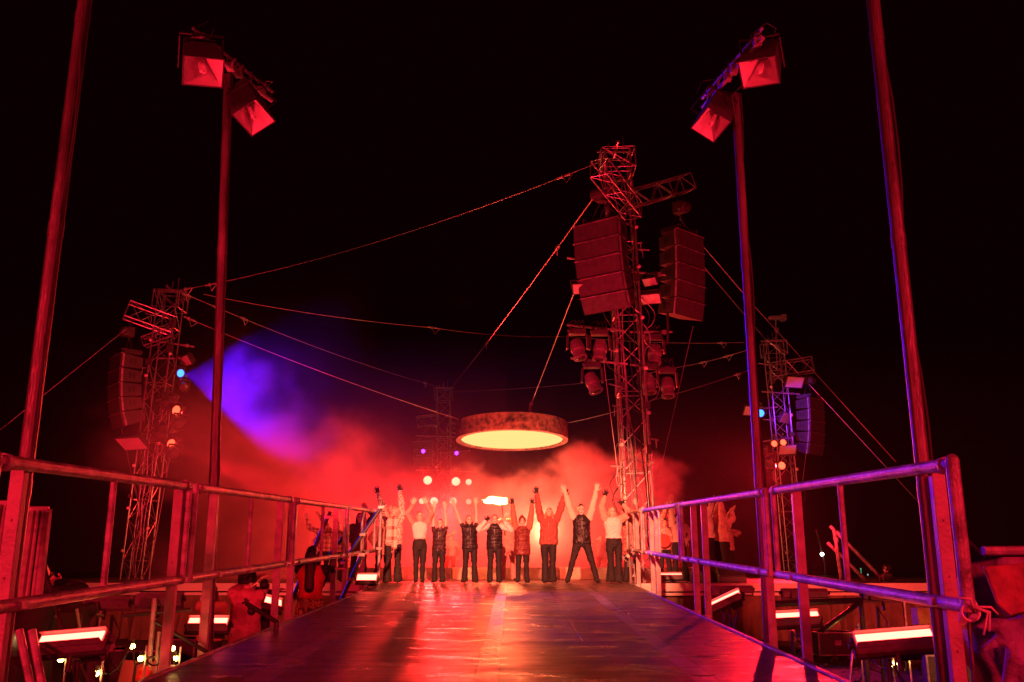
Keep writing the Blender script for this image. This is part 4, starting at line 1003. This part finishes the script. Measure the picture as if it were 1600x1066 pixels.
# spectators
person('spectator in black with a hand lifted beside dark hair, by the slatted panels', 66, 8.7, .0, 878, [(90,906,.3),(40,930,.3)], 172, ('plain', black), 'hip', black, .06, hair=('long', hairb), group=CROWD)
person('spectator with dark hair and a light strapped backpack', 121, 9.3, .0, 906, [(100,960,.35),(145,960,.35)], 190, ('jacket', mat('dark_coat', (.08,.05,.05), .9, 0, 12, .2)), 'hip', black, .06, hair=('cap', hairm), group=CROWD,
       extras=lambda t, k, H, T, ax, A, base: (MB().box((0,.19*k,.68*H),(.28*k,.14*k,.42*k)).build('backpack', mat('backpack_cloth', (.12,.05,.05), .8, 0, 9, .2, .4, 60), t, bevel=.04),
         MB().path([(-.12*k,.2*k,.56*H),(-.15*k,.285*k,.7*H),(-.09*k,.25*k,.82*H)], .018*k).path([(.12*k,.2*k,.56*H),(.15*k,.285*k,.7*H),(.09*k,.25*k,.82*H)], .012*k).build('strap', cream, t)))
person('spectator with very long light brown hair and yellowish coat', 333, 12.2, .0, 912, [(306,985),(362,985)], 178, ('jacket', mat('yellow_coat', (.62,.5,.2), .8, 0, 6, .15, .4, 14)), 'hip', black, .06, hair=('verylong', hairm), group=CROWD, x=P(333,950,12.2).x-.02)
person('spectator in pink quilted jacket with gathered dark hair', 388, 12.4, .0, 893, [(366,965,.2),(408,900,.5)], 185, ('puffer', puffer('pink_puffer', (.58,.27,.27), 16)), 'long', black, .06, hair=('curly', hairb), group=CROWD, puff=1.8, w=1.12)
person('short haired spectator holding up a phone behind the small glowing bar', 415, 13.6, .0, 905, [(395,918,.4),(436,922,.4)], 175, ('jacket', mat('navy_coat', (.06,.04,.06), .9, 0, 12, .2)), 'hip', black, .06, hair=('cap', hairb), group=CROWD)
person('spectator in red sleeveless top and spotted skirt with long dark hair', 489, 15.2, .0, 853, [(470,930,.3),(530,889,.5)], 180, ('plain', redcloth), 'waist', pattern('spotted_skirt', (.03,.04,.02), (.45,.5,.15), 'vor', 24), .1, sleeves=black, hair=('verylong', hairb), group=CROWD, w=1.1)
person('distant spectator in profile with curly hair at the edge of the pale fascia', 1384, 24.0, .35, 883, [(1372,935),(1392,935)], 285, ('jacket', mat('navy_coat', (.06,.04,.06), .9)), 'hip', black, .06, hair=('curly', hairb), group=CROWD)
# phone in the hand of the short haired spectator
p = P(397,913,14.0); m = MB(); m.box(p, (.075,.012,.15)); place(m, 'phone', dark, 'phone held up by the short haired spectator', 'phone', p, bevel=.004)

# ------------------------------------------------------------------ torch
t0 = P(788,806,25.0); t1 = P(784,786,25.0); t = thing('torch', 'burning torch on a thin pole in front of the brightest smoke', 'torch', t0)
m = MB(); m.tube(t0-V((-.02,0,.5)), t1, .014); m.tube(t1-V((0,0,.06)), t1, .05, .06); m.build('pole', dark, t, t0)
m = MB(); rr = random.Random(5)
for k in range(16):
    q = t1+V((rr.uniform(-.34,.12), rr.uniform(-.06,.06), rr.uniform(.0,.12))); s = rr.uniform(.03,.085); m.ball(q, (s*2.1, s, s*.75))
m.cap2(t1+V((0,0,.02)), .06, t1+V((.1,0,.12)), .03); m.cap2(t1+V((-.1,0,.06)), .05, t1+V((-.55,0,.09)), .008)
m.build('flame', emit('flame', (1,.42,.12), 14), t, t0, remesh=.02, sm=3)
fl = bpy.data.lights.new('flame_light', 'POINT'); fl.energy = 1100; fl.color = (1,.13,.045); fl.shadow_soft_size = .2
o = bpy.data.objects.new('flame_light', fl); COL.objects.link(o); o.location = t1+V((0,.1,.25))
tg = P(737,802,23.5); m = MB(); m.tube(tg-V((0,0,.55)), tg+V((0,0,.1)), .008); m.tube(tg, tg+V((.12,0,.0)), .006)
place(m, 'microphone_stand', steel, 'thin microphone stand behind the raised arm of the padded vest dancer', 'stand', tg-V((0,0,.55)))

# unseen lamp added behind the dancers to warm the smoke from inside
p = V((PX(856, 2.3, 27.2), 27.2, 2.3)); par(p, (-.1, .75, .5), 'added amber lamp on a stand in the thick smoke behind the red fleece dancer', emit('added_amber_lens', (1,.3,.1), 10), .8, group=None)
m = MB(); m.tube((p.x,p.y-.1,DECK), (p.x,p.y-.1,p.z-.05), .025)
for k in range(3): m.tube((p.x,p.y-.1,DECK+.5), (p.x+.4*math.cos(k*2.1),p.y-.1+.4*math.sin(k*2.1),DECK+.01), .014)
place(m, 'added_lamp_stand', dark, 'thin black stand of the added amber lamp in the smoke', 'stand', (p.x,p.y-.1,DECK))
spot('added_amber_light', p+V((-.05,.2,.15)), p+V((-.3,2.2,1.0)), 5200, (1,.26,.11), 165, .9, .2)
# ------------------------------------------------------------------ things on and around the stage
def wedge(px, py, Y, wd, rot, label):
    p = P(px, py, Y); p.z = DECK; t = thing('stage_monitor', label, 'speaker', p, (0,0,R(rot)))
    m = MB(); m.prism([(-wd/2,-.24,.0),(-wd/2,.24,0),(-wd/2,.24,.16),(-wd/2,.08,.38),(-wd/2,-.24,.14)], (wd,0,0)); m.build('cabinet', cab, t, bevel=.012)
    m = MB(); m.prism([(-wd/2+.03,-.255,.155),(-wd/2+.03,.065,.395),(-wd/2+.03,.075,.383),(-wd/2+.03,-.245,.143)], (wd-.06,0,0)); m.build('grille', grillem, t)
    m = MB(); m.box((wd/2+.005,.05,.15),(.012,.14,.05)); m.build('handle', rubber, t)
wedge(1142, 905, 21.9, .62, 0, 'wedge monitor speaker on the deck edge beneath the tight group of dancers')
wedge(1100, 905, 22.3, .4, 40, 'smaller wedge monitor turned sideways on the deck behind the railing')
# drum / tambourine
p = P(1037,845,22.9); m = MB(); q = (V((0,-1,.2))).to_track_quat('Z','Y').to_matrix().to_4x4()
m.lathe([(.15,-.03),(.165,-.03),(.165,.03),(.15,.03)], M4.Translation(p)@q, 24); place(m, 'frame_drum', redcloth, 'round frame drum held by the dancer in the beaded outfit', 'drum', p)
# leaning light battens by the left railing
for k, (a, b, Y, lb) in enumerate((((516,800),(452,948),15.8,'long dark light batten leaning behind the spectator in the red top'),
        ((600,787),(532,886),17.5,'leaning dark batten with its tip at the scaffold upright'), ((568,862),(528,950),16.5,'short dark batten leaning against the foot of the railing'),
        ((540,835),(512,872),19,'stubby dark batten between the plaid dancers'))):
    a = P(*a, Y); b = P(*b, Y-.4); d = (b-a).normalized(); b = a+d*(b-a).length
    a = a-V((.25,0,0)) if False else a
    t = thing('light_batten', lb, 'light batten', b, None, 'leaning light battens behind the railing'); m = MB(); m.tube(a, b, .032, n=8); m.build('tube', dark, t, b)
    m = MB(); s = d.cross(V((0,1,0))).normalized(); 
    for f in (.06, .5, .94):
        m = MB(); m.box(a.lerp(b, f), (.1,.1,.05)); m.tube(a.lerp(b,f), a.lerp(b,f)+V((.1,0,.04)), .012); m.build('clamp', steel, t, b)
    m = MB(); m.tube(a+d*.05+V((-.03,-.02,0)), b-d*.05+V((-.03,-.02,0)), .008); m.build('added_blue_glow', emit('added_blue_glow', (.05,.03,1), .35), t, b)  # glowing line put in for blue light catching the tube edge
# crossed scaffold tubes beyond the right railing
for a, b, Y, lb in (((1297,822),(1386,912),25,'upper of two parallel slanting tubes beyond the violet railing'), ((1293,848),(1352,906),25,'lower of two parallel slanting tubes beyond the violet railing'),
                    ((1303,828),(1314,900),24.9,'upright tube clamped across the two slanting tubes')):
    a = P(*a, Y); b = P(*b, Y); d = (b-a).normalized(); b2 = b+d*((b.z-.0)/max(.2,-d.z)) if d.z < -.1 else b
    m = MB(); m.tube(a, b2, .045, n=10); m.tube(a+V((0,-.05,0))+d*.2, a+V((0,-.05,0))+d*.32, .06); place(m, 'scaffold_tube', steel, lb, 'scaffold tube', b2, group='tubes beyond the violet railing')
m = MB(); a = P(1275,827,60); b = P(1288,878,60); m.tube(a, b, .05); m.tube(b, V((b.x,b.y,0)), .05); t = thing('distant_lamp', 'tiny white star like lamp on a thin post in the dark', 'lamp', (b.x,b.y,0))
m.build('post', steel, t, (b.x,b.y,0)); m = MB(); m.ball(P(1284.5,866,60), .11); m.build('lamp', emit('white_star', (.75,1,.85), 22), t, (b.x,b.y,0))
for px, py, c, nm in ((1345,889,(.1,.8,.3),'green'),(1356,898,(.6,.8,.7),'pale')):
    p = P(px,py,90); m = MB(); m.ball(p, .07); m.tube((p.x,p.y,0), p, .03); place(m, 'distant_light', emit('town_'+nm, c, .6), 'faint '+nm+' light far off in the dark beyond the slanting tubes', 'lamp', (p.x,p.y,0))
# slatted light panels at the left edge
def slat_panel(c0, c1, w_, Y, label):
    a = P(*c0, Y); b = P(*c1, Y-.6); t = thing('slatted_light', label, 'light panel', b, None, 'slatted light panels at the ramp foot')
    d = (a-b); x = V((1,.15,0)).normalized()*w_
    m = MB()
    for s in (0, 1): m.hexa([b+x*s+V((0,0,0)), b+x*s+V((.035,0,0)), b+x*s+V((.035,.05,0)), b+x*s+V((0,.05,0)), a+x*s, a+x*s+V((.035,0,0)), a+x*s+V((.035,.05,0)), a+x*s+V((0,.05,0))])
    for e in (a, b): m.tube(e, e+x+V((.03,0,0)), .02)
    m.build('frame', mat('white_frame', (.4,.36,.34), .5), t, b)
    m = MB()
    for s in (.33, .66): m.tube(b+x*s+V((.02,.02,0)), a+x*s+V((.02,.02,0)), .014)
    m.build('lamp_tube', mat('frosted_tube', (.45,.42,.36), .3), t, b)
    m = MB(); m.hexa([b+x*.02+V((0,.05,0)), b+x+V((0,.05,0)), b+x+V((0,.06,0)), b+x*.02+V((0,.06,0)), a+x*.02+V((0,.05,0)), a+x+V((0,.05,0)), a+x+V((0,.06,0)), a+x*.02+V((0,.06,0))]); m.build('backing', mat('panel_back', (.1,.07,.05), .6), t, b)
slat_panel((46,795),(26,938), .12, 7.6, 'slatted panel of frosted tubes just behind the nearest railing post')
slat_panel((-6,786),(-26,900), .13, 7.2, 'slatted panel of frosted tubes cut off by the edge of the picture')
m = MB(); a = P(58,848,7.9); b = P(98,985,7.6); d = (b-a).normalized(); b2 = b+d*((b.z)/-d.z); m.tube(a, b2, .016); a = P(84,895,7.8); m.tube(a, P(52,932,7.8), .01); m.tube(P(50,900,7.8), P(60,935,7.8), .01)
place(m, 'folded_stand', dark, 'thin slanting black stand in front of the spectator in black', 'stand', b2)
for px0, px1, lb in ((46,72,'slanting wet looking tube at the lower left by the nearest post'), (66,84,'shorter slanting tube beside the lower left one')):
    m = MB(); a = P(px0-16,985,6.9); b = P(px1-6,1085,6.6); m.tube(a, V((b.x+.2,b.y,0)), .028, n=10); place(m, 'brace_tube', steel, lb, 'brace', (b.x+.2,b.y,0))
# plywood board, crate, extinguisher and pipe stand on the left
p = P(215,1035,9.4); t = thing('plywood_board', 'leaning plywood board between festoon bulbs on the dark ground', 'board', (p.x,9.4,0), (R(-9),0,R(-4)))
m = MB(); m.prism([(-.24,0,.28),(.2,0,.28),(.24,0,.7),(-.2,0,.72)], (0,.02,0)); m.build('board', mat('plywood', (.4,.27,.14), .7, 0, 5, .3, .3, 50, stretch=(1,1,.2)), t, bevel=.003)
m = MB(); m.box((0,.08,.15),(.56,.4,.26)); m.box((.02,.08,.3),(.4,.3,.03)); m.build('base_box', dark, t, bevel=.01)
p = P(227,1048,8.6); t = thing('fire_extinguisher', 'small red fire extinguisher by the pipe stand and festoon bulbs', 'fire extinguisher', (p.x,8.6,0))
zt = p.z+.1; m = MB(); m.lathe([(.06,.02),(.075,.05),(.075,zt-.16),(.06,zt-.1),(.03,zt-.06)], M4.Translation((0,0,0)), 16); m.build('body', mat('extinguisher_red', (.6,.03,.03), .3), t)
m = MB(); m.tube((0,0,zt-.07),(0,0,zt),.02); m.box((.02,0,zt+.01),(.12,.03,.02)); m.build('valve', dark, t)
m = MB(); m.path([(0,0,zt-.02),(-.09,0,zt-.05),(-.1,0,zt-.25),(-.08,-.02,zt-.4)], .012); m.build('hose', rubber, t)
p = P(237,990,9.0); t = thing('pipe_stand', 'pale upright pipe stand carrying a dark bar light and cables', 'stand', (p.x,9,0))
top = P(246,935,9.0); m = MB(); m.tube((p.x,9,0),(p.x,9,top.z), .024, n=10); m.tube((p.x+.06,9.02,0),(p.x+.06,9.02,top.z-.3), .018); m.build('pole', steel, t, (p.x,9,0))
m = MB(); m.path([top, top+V((.12,0,-.2)), top+V((.06,0,-.45)), top+V((.14,0,-.6)), top+V((.02,0,-.8))], .009); m.build('cable', rubber, t, (p.x,9,0))
m = MB(); m.tube((p.x-.3,9,top.z-.16),(p.x+.35,9,top.z-.1), .016); m.tube((p.x+.0,9,top.z-.2),(p.x+.75,9.6,top.z-.75), .02); m.build('side_arm', dark, t, (p.x,9,0))
# clamp arm beside the pink quilted jacket
p = P(395,950,11.3); m = MB(); m.tube(P(385,943,11.3), P(432,972,11.1), .028); m.ball(P(393,955,11.3), .05); m.tube(P(383,935,11.3), P(390,950,11.3), .02); m.tube(P(378,943,11.3), P(389,938,11.3), .012)
m.tube(P(432,972,11.1), V((P(432,972,11.1).x,11.1,0)), .03)
place(m, 'clamp_arm', dark, 'black articulated clamp arm before the pink quilted jacket', 'clamp arm', (p.x,11.3,0))
for px, py, Y, sz, rt, lb in ((205,1003,13.5,(.7,.5,.42),12,'black flight case under the bar light beyond the plywood board'), (283,1001,14.5,(.6,.45,.5),-8,'black flight case behind the first square post past the tall plywood'),
        (160,1000,12.6,(.5,.4,.5),20,'small dark flight case behind the large glowing bar with the backpack wearer'), (1492,985,12.5,(.7,.5,.45),-14,'dark flight case on the gravel beside the two bottles'), (1300,1000,17.5,(.7,.5,.4),6,'low dark case before the skirt cloth beyond the slanting stake')):
    x = PX(px, .2, Y); t = thing('flight_case', lb, 'case', (x, Y, 0), (0,0,R(rt)))
    m = MB(); m.box((0,0,sz[2]/2+.06), sz); m.build('case_body', cab, t, bevel=.01)
    m = MB()
    for zz in (.07, sz[2]+.05): m.box((0,0,zz), (sz[0]+.012, sz[1]+.012, .02))
    for sx_ in (-1,1): m.box((sx_*sz[0]/2, -sz[1]/2, sz[2]/2+.06), (.025,.025,sz[2]))
    m.build('metal_edging', steel, t)
    m = MB(); m.box((0,-sz[1]/2-.006,sz[2]*.55+.06), (.12,.012,.09)); m.build('latch', steel, t)
    for sx_ in (-1,1):
        for sy_ in (-1,1): m = MB(); m.tube((sx_*sz[0]*.4-.015,sy_*sz[1]*.38,.03),(sx_*sz[0]*.4+.015,sy_*sz[1]*.38,.03),.03); m.build('caster', rubber, t)
# pipes and small stand on the right
m = MB(); a = P(1345,985-10,10.9); b = P(1316,1060,10.7); m.tube((b.x,b.y,0), P(1336,983,10.8), .012); m.tube(P(1336,983,10.8), P(1342,982,10.8), .012)
place(m, 'garden_stake', alu, 'thin slanting metal stake with a bulb at its bent tip', 'stake', (b.x,b.y,0))
m = MB(); a = P(1205,944,11.2); b = P(1345,938,12.0); m.tube(a, b, .035); m.tube(P(1345,940,12), P(1285,985,11), .03); 
m.tube(b, V((b.x,b.y,0)), .03); m.tube(a, V((a.x,a.y,0)), .025)
place(m, 'lamp_rack', dark, 'black pipe rack of lamps before the skirt cloth beyond the violet railing', 'frame', (b.x,b.y,0))
for k, (px, lb) in enumerate(((1522,'plastic bottle standing on the ground left of its twin'),(1532,'plastic bottle standing on the ground nearer the fabric bundle'))):
    p = PY(px,1036,0.0) ; m = MB(); m.lathe([(.03,0),(.035,.02),(.035,.15),(.014,.2),(.014,.24)], M4.Translation((p.x,p.y,0)), 12); place(m, 'bottle', mat('bottle_plastic', (.6,.5,.3), .3), lb, 'bottle', (p.x,p.y,0), smooth=True)
m = MB(); p = P(1446,968,13); m.box((p.x,13,p.z),(.28,.2,.3)); m.box((p.x,12.89,p.z-.02),(.26,.01,.05)); m.tube((p.x,13,0),(p.x,13,p.z-.15),.02)
place(m, 'striped_box', mat('yellow_box', (.5,.45,.12), .6), 'small yellowish striped box on a post behind the nearest square post', 'box', (p.x,13,0))
# round cable bundle and round pole beside the nearest right post
rp = RX+.22
m = MB(); m.tube((rp, yR1+.25, 0), (rp-.03, yR1+.25, rz(yR1)+RT+.0), .04, n=14); m.hexa([(rp-.16,yR1+.2,.1),(rp-.1,yR1+.2,.1),(rp-.1,yR1+.24,.1),(rp-.16,yR1+.24,.1),(rp-.02,yR1+.2,.75),(rp+.03,yR1+.2,.75),(rp+.03,yR1+.24,.75),(rp-.02,yR1+.24,.75)])
m.path([(rp-.1,yR1+.05,.1),(rp-.08,yR1+.05,.5),(rp-.01,yR1+.1,.8),(rp+.03,yR1+.15,1.3),(rp+.02,yR1+.2,rz(yR1)+RT)], .012)
place(m, 'support_tube', polemat, 'round support tube with a strap and cable just behind the nearest violet edged post', 'tube', (rp, yR1+.25, 0))
m = MB(); a = P(1466,796,6.3); b = P(1535,868,6.6); c = P(1546,895,6.7)
m.tube(a, b, .012); m.box((a+b)/2,(.06,.05,.06)); m.tube(a+V((0,0,.03)), a.lerp(b,.5), .03); m.path([b, c, c+V((.03,0,-.05)), b+V((.04,0,.01))], .014)
m.tube(P(1545,876,6.7), P(1640,876,6.9), .014)
place(m, 'ratchet_strap', dark, 'ratchet strap and hooks running from the pole to the fabric bundle', 'strap', a)
m = MB(); m.cap2(P(1478,830,6.2), .018, P(1484,862,6.2), .02); m.cap2(P(1484,866,6.2), .032, P(1487,898,6.2), .036); place(m, 'hanging_microphone', rubber, 'dark furry microphone hanging between the nearest square post and end tube', 'microphone', P(1487,898,6.2))

# ------------------------------------------------------------------ fabric bundle at the right edge
bt = thing('fabric_bundle', 'big cloth wrapped drum with knotted sheet, violet lit, cut off by the picture edge', 'cloth bundle', (4.2, 6.6, 0))
m = MB(); vs = []; nu, nv = 48, 26
kx = PX(1602, 1.2, 6.55)
for j in range(nv+1):
    f = j/nv; z = f*1.66
    r = .42+.0*f
    r = .36+.1*math.sin(f*3.0)+.09*max(0, (f-.55))
    if abs(f-.52) < .1: r -= .1*(1-abs(f-.52)/.1)
    for i in range(nu):
        a = 2*math.pi*i/nu; fold = .022*math.sin(9*a+3*f)+.016*math.sin(17*a-5*f)+.03*math.sin(4*a+8*f)*(.3+abs(f-.52))
        rr_ = r+fold; vs.append((kx+.08+rr_*math.cos(a), 6.65+rr_*.8*math.sin(a), z))
fs = []
for j in range(nv):
    for i in range(nu): fs.append((j*nu+i, j*nu+(i+1)%nu, (j+1)*nu+(i+1)%nu, (j+1)*nu+i))
fs += [tuple(range(nu-1,-1,-1)), tuple(range(nv*nu, (nv+1)*nu))]
m.add(vs, fs); m.build('wrapped_cloth', mat('bundle_cloth', (.26,.17,.26), .9, 0, 4, .4, .8, 16), bt, (4.2,6.6,0), smooth=True)
m = MB(); pts = [P(1537,885,6.24),P(1610,880,6.2),P(1612,990,6.2),P(1590,972,6.18),P(1560,945,6.2)]; m.prism(pts, (0,.03,0)); m.build('painted_panel', mat('panel_paint', (.3,.1,.08), .6, 0, 6, .6, .5, 20), bt, (4.2,6.6,0), bevel=.01)
m = MB(); k0 = P(1588,985,6.15)
m.ball(k0, (.09,.07,.08)); m.ball(k0+V((.06,-.02,.05)), (.07,.05,.06))
for dx, dz, r_ in ((-.26,.02,.03),(-.22,-.12,.035),(-.1,-.34,.05),(.02,-.42,.06),(-.2,.07,.02),(.15,.1,.05)): m.path([k0, k0+V((dx*.5,-.05,dz*.5+.02)), k0+V((dx,.02,dz))], [.05, r_*1.3, r_*.6], 8)
m.build('knot', mat('bundle_cloth2', (.3,.22,.42), .9, 0, 6, .3, .8, 24), bt, (4.2,6.6,0), remesh=.014, sm=4)
m = MB(); m.tube((kx-.35,6.3,1.7),(kx+.6,6.5,1.71), .03); m.build('rim_tube', steel, bt, (4.2,6.6,0))

# ------------------------------------------------------------------ smoke
def make_smoke(name, mn, mx, res, build_density, albedo, aniso, label):
    vol = bpy.data.volumes.new(name); o = bpy.data.objects.new(name, vol); COL.objects.link(o)
    ng = bpy.data.node_groups.new(name, 'GeometryNodeTree')
    ng.interface.new_socket('Geometry', in_out='INPUT', socket_type='NodeSocketGeometry'); ng.interface.new_socket('Geometry', in_out='OUTPUT', socket_type='NodeSocketGeometry')
    out = ng.nodes.new('NodeGroupOutput'); vc = ng.nodes.new('GeometryNodeVolumeCube')
    vc.inputs['Min'].default_value = mn; vc.inputs['Max'].default_value = mx
    for i, a in enumerate('XYZ'): vc.inputs['Resolution '+a].default_value = res[i]
    N = ng.nodes.new; L = ng.links.new
    def mth(op, *a, clamp=False):
        n = N('ShaderNodeMath'); n.operation = op; n.use_clamp = clamp
        for i, q in enumerate(a):
            if isinstance(q, (int, float)): n.inputs[i].default_value = q
            else: L(q, n.inputs[i])
        return n.outputs[0]
    def mrange(v, a, b, c, d):
        n = N('ShaderNodeMapRange'); n.interpolation_type = 'SMOOTHSTEP'; L(v, n.inputs[0])
        for i, q in enumerate((a, b, c, d)): n.inputs[i+1].default_value = q
        return n.outputs[0]
    def noise(vec, scale, detail, rough=.55, dist=0.):
        n = N('ShaderNodeTexNoise'); n.inputs['Scale'].default_value = scale; n.inputs['Detail'].default_value = detail; n.inputs['Roughness'].default_value = rough; n.inputs['Distortion'].default_value = dist
        L(vec, n.inputs['Vector']); return n.outputs[0]
    pos = N('GeometryNodeInputPosition').outputs[0]; sx = N('ShaderNodeSeparateXYZ'); L(pos, sx.inputs[0])
    L(build_density(mth, mrange, noise, pos, sx.outputs[0], sx.outputs[1], sx.outputs[2]), vc.inputs['Density'])
    sm = ng.nodes.new('GeometryNodeSetMaterial')
    m = bpy.data.materials.new(name); m.use_nodes = True; nt = m.node_tree; nt.nodes.clear()
    mo = nt.nodes.new('ShaderNodeOutputMaterial'); pv = nt.nodes.new('ShaderNodeVolumePrincipled')
    pv.inputs['Color'].default_value = albedo+(1,); pv.inputs['Density'].default_value = 1; pv.inputs['Anisotropy'].default_value = aniso
    nt.links.new(pv.outputs[0], mo.inputs['Volume']); sm.inputs['Material'].default_value = m; vol.materials.append(m)
    L(vc.outputs[0], sm.inputs[0]); L(sm.outputs[0], out.inputs[0])
    md = o.modifiers.new('g', 'NODES'); md.node_group = ng
    return tag(o, label, kind='stuff')
def dens(mth, mr, noise, pos, x, y, z):
    n1 = noise(pos, .24, 6, .62, .6); n2 = noise(pos, .8, 5, .6, .8)
    n = mth('ADD', mth('MULTIPLY', n1, .58), mth('MULTIPLY', n2, .42))
    n = mth('ADD', n, mth('MULTIPLY', mth('SUBTRACT', noise(pos, .11, 2, .5), .5), .35))
    Ht = mr(x, -6, 2.5, 9.4, 6.2)                          # top of the cloud drops towards the tallest tower
    hz = mth('DIVIDE', z, Ht)
    fall = mr(hz, .25, 1.15, .0, .34)
    y2 = mth('ADD', y, mth('MULTIPLY', mr(x, -5.5, -2.5, 6.5, 0), mr(z, 3.0, 4.4, 0, 1)))
    edge = mth('ADD', mr(x, 4.0, 9.5, 0, .4), mth('ADD', mr(x, -8.5, -15, 0, .3), mth('ADD', mr(y2, 27.5, 23.5, 0, .4), mr(y, 44, 48, 0, .5))))
    v = mth('SUBTRACT', mth('SUBTRACT', n, fall), edge)
    d = mr(v, .43, .54, 0, 1)
    left = mr(x, -5, .5, .055, .12)
    thin = mth('MULTIPLY', mr(z, 2.0, 10.5, .0014, 0), mr(y, 47, 44, 0, 1))
    return mth('ADD', mth('ADD', mth('MULTIPLY', d, left), mth('MULTIPLY', mr(v, .3, .5, 0, 1), .005)), thin)
make_smoke('smoke', (-26, 17, .2), (17, 48, 11.5), (200, 145, 64), dens, (.97,.96,.96), .5, 'thick drifting stage smoke behind the dancers')

def dens2(mth, mr, noise, pos, x, y, z):
    n = mth('ADD', mth('MULTIPLY', noise(pos, .5, 8, .62, .7), .66), mth('MULTIPLY', noise(pos, 1.7, 5, .65, .8), .34))
    top = mth('ADD', 4.9, mth('MULTIPLY', mth('SUBTRACT', noise(pos, .3, 2), .5), 5.5))
    fall = mr(mth('SUBTRACT', z, top), -1.6, .9, 0, .42)
    ex = mth('ADD', mr(x, 3.9, 6.2, 0, .4), mr(x, -1.2, -4.2, 0, .4))
    ey = mth('ADD', mr(y, 26.2, 24.8, 0, .4), mr(y, 31, 33, 0, .4))
    v = mth('SUBTRACT', mth('SUBTRACT', n, fall), mth('ADD', ex, ey))
    return mth('MULTIPLY', mr(v, .38, .54, 0, 1), .3)
make_smoke('smoke', (-4.4, 24.6, 1.2), (6.6, 33.2, 8.2), (150, 116, 96), dens2, (.97,.96,.96), .5, 'dense billowing smoke glowing round the torch behind the dancers')
